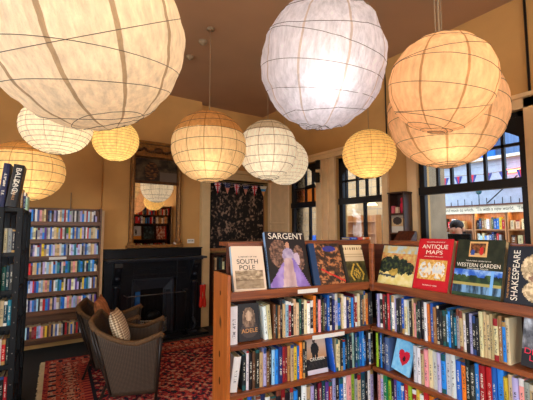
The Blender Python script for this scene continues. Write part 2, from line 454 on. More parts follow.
for i, (a, b_, z0, z1) in enumerate(NEARW):
    e = empty(f'window_{4+i}'); e['kind'] = 'structure'
    f = MB(); f.box(a, a+.07, -3.33, -3.25, z0, z1).box(b_-.07, b_, -3.33, -3.25, z0, z1).box(a, b_, -3.33, -3.25, z0, z0+.07).box(a, b_, -3.33, -3.25, z1-.07, z1).box(a, b_, -3.33, -3.25, 2.0, 2.07).box((a+b_)/2-.02, (a+b_)/2+.02, -3.32, -3.26, z0, z1)
    f.build('frame', M['black'], e)
    daylight(((a+b_)/2, -3.42, (z0+z1)/2), 0 + R(0) + math.pi*0, b_-a, z1-z0, DAY)
for i, (a, b_, z0, z1) in enumerate(LEFTW):
    e = empty(f'window_{6+i}'); e['kind'] = 'structure'
    f = MB(); f.box(-3.13, -3.05, a, a+.07, z0, z1).box(-3.13, -3.05, b_-.07, b_, z0, z1).box(-3.13, -3.05, a, b_, z0, z0+.07).box(-3.13, -3.05, a, b_, z1-.07, z1).box(-3.13, -3.05, a, b_, 2.0, 2.07).box(-3.12, -3.06, (a+b_)/2-.02, (a+b_)/2+.02, z0, z1)
    f.build('frame', M['black'], e)
    daylight((-3.22, (a+b_)/2, (z0+z1)/2), R(-90), b_-a, z1-z0, DAY)
# window wall with three openings
wins = [(4.30, 5.04, 1.0, 2.70), (3.02, 3.88, 1.0, 2.68), (1.39, 2.52, 1.0, 2.74)]
ww = MB(); WT = BX + .22
edges = [-3.3, 1.39, 2.52, 3.02, 3.88, 4.30, 5.04, 6.2]
for i in range(0, 8, 2): ww.box(BX, WT, edges[i], edges[i+1], 0, HC)
for (a, b_, z0, z1) in wins: ww.box(BX, WT, a, b_, 0, z0); ww.box(BX, WT, a, b_, z1, HC)
struct('wall_right', ww, M['wall'])
# skirting, picture rail and casings
struct('baseboard_back', MB().box(2.66, 3.87, WY-.02, WY, 0, .16), M['trim'])
struct('trim_1', MB().box(2.50, 2.655, 5.66, WY, 0, 2.50).box(2.52, 2.64, 5.65, 5.66, .3, 2.4), M['trim'], bevel=.008)      # pilaster right of the chimney breast
struct('trim_2', MB().box(2.50, 3.87, 5.70, WY, 2.50, 2.66).box(2.48, 3.88, 5.66, WY, 2.62, 2.68).box(2.50, 3.88, 5.68, WY, 2.50, 2.525), M['trim'], bevel=.006)
struct('trim_3', MB().box(.925, .965, 5.60, 5.755, 0, 1.88), M['ptrim'])
h = MB()   # head moulding over the first two windows
h.box(BX-.06, BX, 2.98, 5.12, 2.70, 2.78).box(BX-.09, BX, 2.98, 5.12, 2.77, 2.81)
struct('trim_4', h, M['ptrim'], bevel=.005)
h = MB()
for a, b_ in ((3.88, 3.97), (4.03, 4.10), (4.17, 4.30)): h.box(BX-.045, BX, a, b_, .9, 2.70)
h.box(BX-.02, BX, 3.97, 4.17, .9, 2.70)
struct('trim_5', h, M['ptrim'], bevel=.006)
h = MB()   # panelled strip in the corner
h.box(BX-.03, BX, 5.04, 5.14, .9, 2.70).box(BX-.012, BX, 5.14, 5.6, .9, 2.5).box(BX-.03, BX, 5.6, 5.68, .9, 2.5).box(BX-.03, BX, 5.14, 5.6, 1.70, 1.74).box(BX-.03, BX, 5.14, 5.6, 1.58, 1.60)
struct('trim_6', h, M['ptrim'], bevel=.004)
h = MB()   # casing of the third window
h.box(BX-.05, BX, 2.52, 2.62, .9, 2.84).box(BX-.03, BX, 2.62, 2.66, .9, 2.84).box(BX-.05, BX, 1.29, 1.39, .9, 2.84).box(BX-.05, BX, 1.29, 2.62, 2.74, 2.84).box(BX-.08, BX, 1.25, 2.68, 2.84, 2.88)
struct('trim_7', h, M['ptrim'], bevel=.006)
struct('trim_8', MB().box(BX-.05, BX, 2.93, 3.02, .9, 2.70), M['ptrim'], bevel=.005)
h = MB()
h.tube([(BX-.02, 1.335, .0), (BX-.02, 1.335, HC)], .012, 8)
tag(h.build('wall_pipe', M['black']), 'thin dark pipe running up the wall right of the largest window', 'pipe')
h = MB().tube([(BX-.015, 2.945, 2.81), (BX-.015, 2.945, HC)], .008, 8)
tag(h.build('wall_pipe', M['black']), 'thin dark conduit running up the wall between second and third window', 'pipe')
tag(MB().tube([(.557, WY-.012, 1.6), (.557, WY-.012, 2.14)], .008, 6).build('wall_pipe', M['cord']), 'short thin rod on the wall above the tall bookcase', 'pipe')

def window(name, y0, y1, z0, z1, zt, ubars, zh, lbars, xf, fr=.07, arch=True, blind=False):
    e = empty(name, (0,0,0)); e['kind'] = 'structure'
    f = MB(); xb = xf + .06
    f.box(xf, xb, y0, y0+fr, z0, z1).box(xf, xb, y1-fr, y1, z0, z1).box(xf, xb, y0, y1, z0, z0+fr).box(xf, xb, y0, y1, z1-fr*.8, z1)
    f.box(xf-.02, xb, y0, y1, zt-.05, zt+.04)
    if arch:
        for s, ya in ((1, y0+fr), (-1, y1-fr)):
            w = (y1-y0)/2 - fr; pts = [(ya, z1-fr*.7)]
            for k in range(9):
                a = math.pi/2*k/8
                pts.append((ya + s*w*(1-math.sin(a)) if False else ya + s*w*k/8, z1-fr*.7 - .20*(1-math.sin(math.pi/2*k/8))))
            f.prism(pts, xf+.002, xb-.002, 'x')
    f.build('frame', M['black'], e)
    g = MB()
    for y in ubars: g.box(xf+.01, xb-.01, y-.014, y+.014, zt, z1-.03)
    if zh: g.box(xf+.01, xb-.01, y0+fr*.5, y1-fr*.5, zh-.014, zh+.014)
    for y in lbars: g.box(xf+.01, xb-.01, y-.02, y+.02, z0+.03, zt)
    g.build('glazing_bars', M['black'], e)
    MB().box(xf+.028, xf+.033, y0+.03, y1-.03, z0+.03, z1-.03).build('pane', M['glass'], e)
    MB().box(BX-.05, WT, y0-.0, y1+.0, z0-.04, z0-.002).build('window_sill', M['ptrim'], e)
    if blind: MB().box(xb+.005, xb+.012, y0+fr*.6, y1-fr*.6, zt, zh-.0).build('half_blind', M['blind'], e)
    return e
def blind_mat():
    m, nt, bs = newmat('amber_blind'); t = N(nt, 'ShaderNodeBsdfTranslucent'); t.inputs['Color'].default_value = c(226,160,88); nt.links.new(t.outputs[0], nt.nodes['Material Output'].inputs['Surface']); return m
M['blind'] = blind_mat()
window('window_1', 4.302, 5.038, 1.002, 2.698, 2.03, (4.68, 4.50), 2.31, (4.57,), 3.94, blind=True)
window('window_2', 3.022, 3.878, 1.002, 2.678, 2.03, (3.75, 3.54, 3.367, 3.178), 2.325, (3.407,), 3.94)
window('window_3', 1.392, 2.518, 1.002, 2.738, 2.06, (2.298, 2.136, 1.952, 1.782, 1.609), 2.43, (), 3.90, fr=.065)

# ================================================================== LANTERNS
def paper(name, tint, em, seam_n, seam_col, seam_w, crump, top=None, transl=.6, emcol=None):
    m, nt, b = newmat(name); L = nt.links.new
    out = nt.nodes['Material Output']; nt.nodes.remove(b)
    tc = N(nt, 'ShaderNodeTexCoord'); sep = N(nt, 'ShaderNodeSeparateXYZ'); L(tc.outputs['Object'], sep.inputs[0])
    def math_(op, a, bb=None, cc=None):
        n = N(nt, 'ShaderNodeMath', operation=op)
        for i, v in enumerate((a, bb, cc)):
            if v is None: continue
            if isinstance(v, (int, float)): n.inputs[i].default_value = v
            else: L(v, n.inputs[i])
        return n.outputs[0]
    ang = math_('ARCTAN2', sep.outputs['Y'], sep.outputs['X'])
    nz0 = N(nt, 'ShaderNodeTexNoise'); nz0.inputs['Scale'].default_value = 30; L(tc.outputs['Object'], nz0.inputs['Vector'])
    fr = math_('FRACT', math_('MULTIPLY_ADD', ang, seam_n/(2*math.pi), 10.25))
    dd = math_('ABSOLUTE', math_('SUBTRACT', fr, .5))
    ss = math_('SMOOTH_MIN', 1, 1, 0)
    mr = N(nt, 'ShaderNodeMapRange', interpolation_type='SMOOTHSTEP'); L(math_('ADD', dd, math_('MULTIPLY_ADD', nz0.outputs['Fac'], seam_w*.5, -seam_w*.25)), mr.inputs['Value'])
    mr.inputs['From Min'].default_value = seam_w; mr.inputs['From Max'].default_value = seam_w*.7
    # paper fibres
    mp = N(nt, 'ShaderNodeMapping'); mp.inputs['Scale'].default_value = (17,17,5); L(tc.outputs['Object'], mp.inputs['Vector'])
    nz = N(nt, 'ShaderNodeTexNoise'); nz.inputs['Scale'].default_value = 2.0; nz.inputs['Detail'].default_value = 8; nz.inputs['Roughness'].default_value = .65
    L(mp.outputs[0], nz.inputs['Vector'])
    rmp = N(nt, 'ShaderNodeMapRange'); L(nz.outputs['Fac'], rmp.inputs['Value'])
    rmp.inputs['From Min'].default_value = .25; rmp.inputs['From Max'].default_value = .75; rmp.inputs['To Min'].default_value = .66; rmp.inputs['To Max'].default_value = 1.16
    base = N(nt, 'ShaderNodeMix', data_type='RGBA'); base.inputs['A'].default_value = tint; base.inputs['B'].default_value = seam_col
    L(mr.outputs[0], base.inputs['Factor'])
    bc = base.outputs['Result']
    if top:      # upper part multiplied darker: the unlit top painted into the paper colour
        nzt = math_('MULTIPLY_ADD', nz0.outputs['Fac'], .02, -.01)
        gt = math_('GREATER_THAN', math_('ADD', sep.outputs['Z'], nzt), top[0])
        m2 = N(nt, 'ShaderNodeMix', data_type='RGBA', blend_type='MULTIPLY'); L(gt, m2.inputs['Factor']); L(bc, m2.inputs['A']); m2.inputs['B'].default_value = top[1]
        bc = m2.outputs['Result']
    mul = N(nt, 'ShaderNodeMix', data_type='RGBA', blend_type='MULTIPLY'); mul.inputs['Factor'].default_value = 1
    L(bc, mul.inputs['A']); L(rmp.outputs[0], mul.inputs['B'])
    colr = mul.outputs['Result']
    bp = N(nt, 'ShaderNodeBump'); bp.inputs['Strength'].default_value = crump; bp.inputs['Distance'].default_value = .02; L(nz.outputs['Fac'], bp.inputs['Height'])
    tr = N(nt, 'ShaderNodeBsdfTranslucent'); L(colr, tr.inputs['Color']); L(bp.outputs[0], tr.inputs['Normal'])
    df = N(nt, 'ShaderNodeBsdfDiffuse'); L(colr, df.inputs['Color']); L(bp.outputs[0], df.inputs['Normal'])
    mx = N(nt, 'ShaderNodeMixShader'); mx.inputs[0].default_value = transl; L(df.outputs[0], mx.inputs[1]); L(tr.outputs[0], mx.inputs[2])
    ec = N(nt, 'ShaderNodeMix', data_type='RGBA', blend_type='MULTIPLY'); ec.inputs['Factor'].default_value = 1
    L(colr, ec.inputs['A']); ec.inputs['B'].default_value = emcol or (1,1,1,1)
    em_ = N(nt, 'ShaderNodeEmission'); L(ec.outputs['Result'], em_.inputs['Color']); em_.inputs['Strength'].default_value = em
    ad = N(nt, 'ShaderNodeAddShader'); L(mx.outputs[0], ad.inputs[0]); L(em_.outputs[0], ad.inputs[1])
    L(ad.outputs[0], out.inputs['Surface'])
    return m
def lantern(loc, rx, rz, label, tint, em=.5, power=4, bulb=(0,0,-.05), rings=8, tilt=0, seams=8, seamw=.05, seamc=.55, crump=.2, wr=.0022,
            rough=.01, top=None, lightcol=(1,.82,.58), cordx=0, group='paper globe lanterns hung from the ceiling', seed=1, dbl=False, k_=.53, lean=0, pit=0):
    hz = Vector((loc[0], loc[1], 0)).normalized()
    VA = Matrix.Rotation(R(lean), 4, hz) @ Matrix.Rotation(R(pit), 4, (hz.y, -hz.x, 0))
    rnd = random.Random(seed)
    e = empty('paper_lantern', loc, label=label, cat='lantern', group=group)
    b = MB(); nu, nv = 56, 36; t0 = .16
    P = []
    def pt(th, ph):
        q = noise.noise(Vector((math.cos(ph)*2.2+seed, math.sin(ph)*2.2, th*2.5)))*rough
        q += noise.noise(Vector((math.cos(ph)*6+seed, math.sin(ph)*6, th*8)))*rough*.5
        # flats between hoops
        f = abs(math.sin((th)*(rings+1))) * .012
        r = 1 + q + f - .006
        return (rx*r*math.sin(th)*math.cos(ph), rx*r*math.sin(th)*math.sin(ph), rz*r*math.cos(th))
    vs = []
    for j in range(nv+1):
        th = t0 + (math.pi - 2*t0)*j/nv
        for i in range(nu): vs.append(pt(th, 2*math.pi*i/nu))
    fs = [(j*nu+i, (j+1)*nu+i, (j+1)*nu+(i+1) % nu, j*nu+(i+1) % nu) for j in range(nv) for i in range(nu)]
    b.add(vs, fs, 0, True)
    tn = (*tint, 1); sc = tuple(x*seamc*k for x, k in zip(tint, (1, .86, .72))) + (1,)
    b.build('paper_shade', paper('lantern_paper', tn, em*k_, seams, sc, seamw, crump, top), e, M=VA)
    w = MB()
    for k in range(rings):
        cz = math.cos(t0 + (math.pi-2*t0)*(k+.7)/(rings+.4))
        n = Vector((rnd.uniform(-tilt, tilt), rnd.uniform(-tilt, tilt), 1)).normalized()
        a = n.orthogonal().normalized(); bb = n.cross(a); rr = math.sqrt(max(.01, 1-cz*cz))
        pts = []
        for i in range(48):
            p = n*cz + (a*math.cos(2*math.pi*i/48) + bb*math.sin(2*math.pi*i/48))*rr
            th = math.acos(max(-1, min(1, p.z))); ph = math.atan2(p.y, p.x)
            if th < t0 or th > math.pi-t0: th = max(t0, min(math.pi-t0, th))
            q = Vector(pt(th, ph)); pts.append(q*1.004)
        w.tube(pts, wr, 5, True)
    for th in (t0, math.pi-t0, math.pi-t0*1.9 if rings < 14 else math.pi-t0):
        w.tube([Vector(pt(th, 2*math.pi*i/32))*1.003 for i in range(32)], wr*1.1, 5, True)
    w.build('wire_hoops', M['wire'], e, M=VA)
    bm = MB(); bm.tube([(0,0,rz*.98), (cordx*.5, 0, (rz+HC-loc[2])/2), (cordx,0,HC-loc[2]-.02)], .004 if not dbl else .005, 6)
    if dbl: bm.tube([(-.03,0,rz*.97), (-.035,0,HC-loc[2]-.02)], .003, 6)
    bm.tube([(0,0,rz*.98), (0,0,bulb[2]+.1)], .004, 6)
    rr = rx*math.sin(t0)
    bm.tube([(-rr,0,rz*.985), (rr,0,rz*.985)], .002, 5)
    bm.build('cord', M['cord'], e)
    MB().lathe([(.045,-.03),(.04,-.012),(.02,-.0),(.012,.0)], 14, 0, T(cordx,0,HC-loc[2])).build('ceiling_rose', M['cord'], e)
    bl = MB(); bl.ball(bulb[0], bulb[1], bulb[2], .035, .035, .045, 10); bl.lathe([(.02, bulb[2]+.04), (.02, bulb[2]+.1)], 10, 0, None, bulb[0], bulb[1])
    bl.build('bulb', M['bulb'], e)
    ld = bpy.data.lights.new('bulb_light', 'POINT'); ld.energy = power*k_; ld.color = lightcol; ld.shadow_soft_size = .05
    lo = bpy.data.objects.new('bulb_light', ld); col.objects.link(lo); lo.parent = e; lo.location = (bulb[0]*1.0, bulb[1], bulb[2]-.1)
    return e
TAN = (.90,.74,.54); CREAM = (.95,.83,.62); WARM = (.95,.66,.34); YEL = (.95,.74,.36); WHITE = (.90,.86,.84); PEACH = (.95,.64,.34); WW = (.95,.88,.74)
G = 'paper globe lanterns hung from the ceiling'
lantern((.186,1.592,2.395), .388, .378, 'largest paper lantern, off-white with broad brown seams, nearest the camera upper left', TAN, .27, 2.9, (.04,-.16,.08), 9, .30, 11, .05, .5, .6, .0013, .014, seed=3, lean=-18, pit=14)
lantern((1.41,1.499,2.567), .358, .375, 'large crumpled white paper lantern with a bright bulb showing, top centre', (.90,.86,.90), .20, 2.6, (-.12,-.16,-.08), 8, .16, 9, .03, .8, 1.0, .0014, .045, lightcol=(1,.95,.95), seed=8, lean=8, pit=13)
lantern((1.605,.905,2.287), .236, .228, 'peach paper lantern with crossing wires, in front of the big one at upper right', (.90,.56,.30), .32, 1.4, (-.01,-.06,.03), 8, .25, 8, .035, .55, .3, .0013, .012, dbl=True, seed=21, lean=8, pit=5)
lantern((2.42,1.345,2.425), .385, .39, 'big peach paper lantern half hidden behind the smaller one at upper right', (.90,.57,.31), .27, 3.0, (-.12,-.08,-.14), 9, .12, 9, .045, .6, .3, .0017, .012, seed=5)
lantern((1.63,3.53,2.497), .40, .385, 'amber paper lantern with its unlit top painted darker orange, hanging before the chimney breast', (.95,.70,.38), .28, 3.4, (-.08,-.16,-.08), 9, .08, 14, .03, .6, .2, .0026, .008, top=(.13,(.62,.42,.26,1)), seed=6)
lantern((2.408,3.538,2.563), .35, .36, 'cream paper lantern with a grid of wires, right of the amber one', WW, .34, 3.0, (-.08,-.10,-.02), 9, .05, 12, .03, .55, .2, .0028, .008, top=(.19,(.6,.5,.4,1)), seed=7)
lantern((3.073,4.081,2.573), .33, .33, 'plain cream paper lantern partly hidden behind the wire-gridded cream one', (.93,.86,.72), .36, 2.6, (0,0,0), 16, 0, 8, .012, .8, .1, .0012, .005, seed=9)
lantern((2.725,2.278,2.329), .25, .235, 'small golden ribbed paper lantern in front of the second window', (.98,.68,.26), .42, 1.5, (-.05,-.04,-.05), 20, 0, 10, .02, .7, .1, .0013, .004, seed=10)
lantern((.215,3.765,2.545), .302, .25, 'flattened cream ribbed paper lantern just below the largest one, far left', CREAM, .42, 2.5, (.05,-.05,0), 16, 0, 12, .02, .6, .1, .0018, .004, seed=12)
lantern((.761,3.932,2.530), .228, .215, 'small yellow ribbed paper lantern left of the overmantel mirror', (.98,.74,.30), .48, 1.7, (0,0,-.03), 20, 0, 10, .02, .7, .1, .0013, .004, seed=13)
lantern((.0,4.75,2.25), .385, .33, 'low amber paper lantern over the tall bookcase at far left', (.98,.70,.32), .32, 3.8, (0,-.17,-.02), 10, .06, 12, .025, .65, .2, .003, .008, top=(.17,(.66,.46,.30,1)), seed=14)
behind = [(-1.5,2.3,2.5,.36), (-1.6,.1,2.6,.40), (-.5,-1.5,2.5,.38), (1.1,-1.0,2.6,.40), (2.9,-.9,2.55,.35), (2.5,-2.3,2.5,.38)]
for i, (x, y, z, r) in enumerate(behind):
    where = ['left of the black steel shelving', 'left of where one stands', 'far behind the corner bookcase', 'behind the open floor', 'before the spare bookcase', 'in the rear corner by the windows'][i]
    lantern((x,y,z), r, r*.97, f'warm paper lantern in the rear of the room, {where}', (.97,.84,.60), 2.6, 12, (0,0,0), 9, .1, 10, .03, .6, .1, .002, .008, seed=30+i, group='paper lanterns in the rear of the room', k_=1)
for i, (x, y) in enumerate(((1.679,3.845), (1.693,4.285))):
    d = MB().lathe([(.05,0),(.05,-.02),(.035,-.04),(.012,-.045)], 16, 0)
    d.lathe([(.018,-.045),(.012,-.055)], 10); o = d.build('smoke_detector', M['cord']); o.location = (x, y, HC-.0005)
    tag(o, 'small round cream fitting on the ceiling, ' + ('nearest the amber lantern cord' if i == 0 else 'farther from the amber lantern cord'), 'detector')
# ================================================================== MORE
# ---------------------------------------------------------------- corner bookcase: two wings meeting at an inner corner
CN = (1.935, 1.635, 0)
FL = T(*CN) @ RZ(R(-8)); FR = T(*CN) @ RZ(R(-92.7))
SH = [.205, .46, .712, .968]     # shelf tops
def wing(F, s0, s1, label, left_end, right_end):
    cx = (-.185, s1) if not left_end else (s0, .19)      # boards run on into the inner corner behind the other wing
    e = empty('bookcase', label=label, cat='bookcase', M=F)
    for z in SH:
        b = MB().box(s0, s1, .004, .235, z-.026, z)
        if left_end: b.box(s1, .19, .035, .235, z-.026, z)
        sh = b.build('shelf', M['shelf_wood'], e, bevel=.003)
    lb = MB().box(s0, s1, .012, .235, 1.205, 1.235).box(s0, s1, 0, .014, 1.216, 1.258)
    if left_end: lb.box(s1, .19, .035, .235, 1.205, 1.235)
    lb.build('display_ledge', M['shelf_wood'], e, bevel=.003)
    MB().box(cx[0]+(.07 if left_end else 0), cx[1], .215, .235, .02, 1.50).build('back_panel', M['dark_wood'], e)
    MB().box(s0+(.05 if left_end else 0), .19 if left_end else s1, .196, .235, 1.497, 1.525).box(s0+(.05 if left_end else 0), .19 if left_end else s1, .236, .37, 1.50, 1.525).build('top_rail', M['shelf_wood'], e, bevel=.003)
    MB().box(s0, s1, .02, .04, .0, .09).build('plinth', M['dark_wood'], e)
    return e
lw = wing(FL, -.982, -.002, 'left wing of the corner bookcase, with the knotty orange pine end panel', True, False)
MB().prism([(-.0, 0), (.25, 0), (.25, 1.352), (0, 1.352)], -1.004, -.984, 'x').build('end_panel', M['post_wood'], lw, bevel=.003)
kn = MB()
for d_, z_, r_ in ((.12,1.24,.010), (.125,.90,.013), (.12,.755,.015), (.16,.55,.012)): kn.lathe([(r_,0),(r_*.9,.0015)], 12, 0, T(-1.004, d_, z_) @ RY(R(-90)) @ Matrix.Diagonal((1.5,.8,1,1)))
kn.build('knots', plain('dark_knot', c(66,30,14), .5), lw)
MB().box(-.93, -.905, .19, .235, 1.236, 1.50).build('back_stile', M['dark_wood'], lw)
for x0, x1, z, nm in ((-.56, -.42, 1.232, 'top'), (-.46, -.22, .951, 'mid')):
    MB().box(x0, x1, -.0035, -.0005, z-.012, z+.012).build('shelf_ticket', M['white'], lw)
rw = wing(FR, .0, 1.62, 'right wing of the corner bookcase, running along below the windows', False, True)
MB().box(1.62, 1.645, 0, .25, 0, 1.35).build('end_panel', M['post_wood'], rw, bevel=.003)
MB().box(.001, .030, -.006, .016, 1.20, 1.51).build('corner_post', M['shelf_wood'], rw, bevel=.003)
MB().box(.0, .03, .18, .214, 1.236, 1.50).build('corner_stile', M['dark_wood'], rw)

def row(F, z, where, grp, **k): return Row(F, z, where, grp, **k)
dict_h = dict(h=(.185,.225))
# left wing, top row
r = row(FL, SH[3], 'top row of the left wing', 'spine-out books in the top row of the left wing')
r.fill(-.975, -.930, 'w'); n = r.skip()
r.fill(-.776, -.712, 'wc', tilt=-5)
r.fill(-.708, 0.045, 'rTakepDkecGkcwkOkikonbknvbecwnkBmDchaeOkk')
# left wing, middle row
r = row(FL, SH[2], 'middle row of the left wing', 'spine-out books in the middle row of the left wing')
r.fill(-.975, -.905, 'w', tilt=8); r.fill(-.90, -.475, 'kwkrkevrkpBnDmaeybOhk'); r.skip()
r.fill(-.310, -.266, 'b', tilt=-8); r.fill(-.262, 0.045, 'cckBkTkfTtbBBkdk')
# left wing, lower rows
r = row(FL, SH[1], 'third row of the left wing', 'spine-out books in the third row of the left wing')
r.fill(-.975, 0.045, 'ckRobewnyrkDksBkwevkmTuDvkbwilseTkwv', tilt=0)
# right wing
r = row(FR, SH[3], 'top row of the right wing', 'spine-out books in the top row of the right wing')
r.fill(.012, .83, 'kvkDkRtwvkhbcwkeiGkhwObakkhpBTtsewkvkkcececaBc'); r.skip()
r = row(FR, SH[2], 'middle row of the right wing', 'spine-out books in the middle row of the right wing')
r.fill(.012, .085, 'lkBkn'); r.fill(.086, .118, 'd'); r.skip()
r.fill(.296, 1.06, 'wweicwvBwwbOkhBDRbBycvisegTkBbB')
r = row(FR, SH[1], 'third row of the right wing', 'spine-out books in the third row of the right wing')
r.fill(.012, .86, 'ivglkuBbRlDywRObpkvBnkuwvbnDkBht')

# ---------------------------------------------------------------- face-out books in the rows
def blondish(u, v):
    if ell(u, v, .5, .66, .15, .14): return mixc((206,176,146), (150,112,86), abs(u-.5)*4)
    if ell(u, v, .5, .60, .30, .30) and v > .36: return mixc((150,122,96), (90,66,50), .5+fbm(u*20, v*6, 1))
    if v < .5 and ell(u, v, .5, .30, .40, .22): return (64,52,48)
    return (30,24,26)
D = FL @ T(-.918, .042, SH[3]+.001)
b = display_book(D, .135, .205, .022, (26,22,24), 'black paperback facing out with a long-haired person, left end of top row', 'face-out books in the rows', blondish, 24, 36, lean=10)
ctext(b, 'ADELE', .032, 'gold_ink', .068, .045, width=.10)
def man(u, v):
    if v < .12: return (206,196,206)
    if v < .40: return mixc((20,18,20), (70,60,56), .3+fbm(u*12, v*12, 2)*.6)
    if ell(u, v, .42, .88, .07, .06): return (84,64,54)
    if ell(u, v, .44, .66, .20, .17) or (abs(u-.36) < .06 and v < .6) or (abs(u-.52) < .06 and v < .6): return (26,22,24)
    return mixc((196,168,150), (186,128,80), (.75-v)*2.5)
D = FL @ T(-.468, .040, SH[2]+.001)
b = display_book(D, .150, .220, .02, (30,26,26), 'dark paperback facing out with a man in black, middle row of left wing', 'face-out books in the rows', man, 28, 42, lean=10)
ctext(b, 'CRUISER', .026, 'white_ink', .078, .078, width=.11)
def heart(u, v):
    x, y = (u-.56)*2.6, (v-.42)*2.6*1.15
    if (x*x + y*y - .36)**3 - x*x*y**3*1.3 < 0:
        return (60,16,30) if ell(u, v, .58, .44, .07, .09) else (206,28,52)
    return mixc((110,186,232), (150,208,240), .5+fbm(u*5, v*5, 4))
D = FR @ T(.122, .040, SH[2]+.0015)
display_book(D, .135, .20, .012, (120,190,234), 'light blue book with a red heart facing out, middle row of right wing', 'face-out books in the rows', heart, 26, 36, lean=9, roll=9)
def figure(u, v):
    if v < .34: return (24,20,24)
    g = 70 + 110*max(0, fbm(u*4+3, v*5, 7)+.35)
    return (g, g, g+6)
D = FR @ T(.865, .040, SH[3]+.001)
b = display_book(D, .15, .22, .025, (24,22,26), 'black book facing out, grey figure and red title, right end of top row', 'face-out books in the rows', figure, 26, 38, lean=9, roll=3)
ctext(b, 'DIVINE', .036, 'red_ink', .074, .058, width=.125); ctext(b, 'LIVES', .034, 'red_ink', .078, .030, width=.09)

# ---------------------------------------------------------------- books displayed on the ledge
ZL = 1.2365
GL = 'books displayed face out along the ledge'
def south(u, v):
    if .08 < u < .92 and .06 < v < .44:
        k = fbm(u*6, v*14, 3)
        return mixc((120,98,74), (206,184,152), (.5+k*.9) if v > .26 else (.15+k*.5) if v > .23 else .45+k*.3)
    return (228,206,182)
b = display_book(FL @ T(-.945, .050, ZL), .205, .268, .03, (228,206,182), 'cream hardback with a grey ice photograph on its cover, leftmost on the display ledge', GL, south, 30, 40, roll=1.2, spine=(170,196,214))
ctext(b, 'SOUTH', .040, 'black_ink', .098, .160, width=.135); ctext(b, 'POLE', .040, 'black_ink', .092, .124, width=.10); ctext(b, 'A HISTORY OF THE', .011, 'black_ink', .10, .198, width=.12)
def lady(u, v):
    if v < .52 and -.10-(.52-v)*.95 < u-.54 < .10 + (.52-v)*.66:           # skirt
        k = fbm(u*5, v*4, 9)
        if u > .60 + (.5-v)*.10: return mixc((126,100,176), (160,136,206), .5+k)
        if u < .36 - (.3-v)*.2: return mixc((132,104,178), (170,146,206), .5+k)
        return mixc((176,146,150), (212,184,184), .5+k)
    if ell(u, v, .52, .56, .15, .14): return mixc((150,136,170), (190,176,196), .5+fbm(u*9, v*9, 2))
    if ell(u, v, .72, .50, .08, .12): return (196,176,196)
    if ell(u, v, .52, .755, .055, .06): return (196,146,118)
    if ell(u, v, .52, .79, .072, .06): return (34,24,24)
    if abs(u-.52) < .04 and   .64 < v < .74: return (190,140,112)
    if ell(u, v, .30, .60, .24, .26) or ell(u, v, .78, .52, .14, .24):
        return mixc((70,50,44), (150,112,92), .5+fbm(u*16, v*16, 5)*1.2)
    return mixc((20,15,17), (34,28,34), v)
b = display_book(FL @ T(-.714, .050, ZL), .285, .352, .035, (24,20,24), 'tall dark hardback with a lady in a lilac gown, on the display ledge', GL, lady, 44, 54, roll=1.5, spine=(136,172,214))
ctext(b, 'SARGENT', .056, 'white_ink', .146, .305, width=.25)
text('lettering', 'SARGENT', .022, M['black_ink'], b, T(-.0006, .024, .18) @ RZ(R(-90)) @ RY(R(90)), width=.15)
def aerial(u, v):
    if u < .17: return (28,60,100)
    dl = abs((v) - (.36 - (u-.3)*.42))
    if u > .28 and dl < .022 and v > .04: return (206,48,40)
    if ell(u, v, .64, .86, .22, .07): return mixc((40,52,150), (70,64,130), .5+fbm(u*10, v*10, 1))
    k = fbm(u*5, v*9, 12) + .5*fbm(u*16, v*18, 3)
    if k > .18: return mixc((150,92,52), (214,150,100), k)
    return mixc((44,34,30), (120,74,46), .5+k)
b = display_book(FL @ T(-.402, .050, ZL), .245, .276, .03, (36,40,58), 'dark hardback with orange aerial city view and red line, on the ledge', GL, aerial, 40, 44, roll=.8, spine=(28,58,96))
def golden(u, v):
    if u < .12: return (50,44,40)
    if v > .56:
        if v > .84 and math.sin(u*60) > .1 and .88 < v < .93: return (120,96,66)
        if .74 < v < .77 or .68 < v < .70: return (190,160,120)
        return mixc((214,190,150), (236,214,170), (v-.56)*2)
    x = abs(u-.55); t = (v-.08)/.40
    if .06 < v < .50 and abs(x - .30*(1-abs(t-.35)*1.1)) < .035: return (196,160,60)
    if ell(u, v, .55, .24, .16, .13) and fbm(u*20, v*20, 3) > -.05: return (190,152,56)
    return mixc((52,48,26), (96,88,44), .5+fbm(u*6, v*6, 1))
b = display_book(FL @ T(-.148, .052, ZL), .185, .262, .024, (60,54,40), 'book with cream top and golden ornament on olive, by the inner corner', GL, golden, 34, 46, roll=1, spine=(52,46,40))
def country(u, v):
    k = fbm(u*6, v*6, 21)
    for cx, cy, rx, ry in ((.20,.52,.20,.20), (.44,.60,.09,.20), (.66,.48,.16,.20), (.84,.45,.14,.16), (.10,.42,.14,.14)):
        if ell(u+k*.05, v+k*.05, cx, cy, rx, ry): return mixc((14,30,32), (90,98,50), .25+fbm(u*14, v*14, 4)*1.2)
    if ell(u, v, .42, .40, .16, .16): return mixc((150,124,50), (206,172,80), .5+k)
    if v < .34:
        if abs(v-.24+k*.03) < .03 and (u < .5): return (60,70,76)
        return mixc((226,206,120), (238,226,170), .5+k)
    if v > .80: return mixc((206,176,110), (170,196,210), .5+k*1.4)
    return mixc((214,186,110), (196,120,70), .4+fbm(u*12, v*12, 8))
b = display_book(FR @ T(.012, .055, ZL), .268, .262, .028, (236,226,196), 'cream book with a painted field and dark trees, right of the inner corner', GL, country, 44, 42, spine=(224,214,190))
def redmap(u, v):
    if .10 < u < .90 and .20 < v < .58:
        uu, vv = (u-.5)/.4, (v-.39)/.19
        for cx in (-.48, .48):
            if ((uu-cx)/.46)**2 + (vv/.86)**2 < 1:
                return mixc((240,226,190), (204,212,220), .5+1.5*fbm(u*12, v*12, 6)) if fbm(u*9+cx, v*12, 2) < .24 else (222,166,76)
        return mixc((206,150,60), (232,190,110), .5+fbm(u*20, v*20, 9)*1.5)
    return (196,22,36)
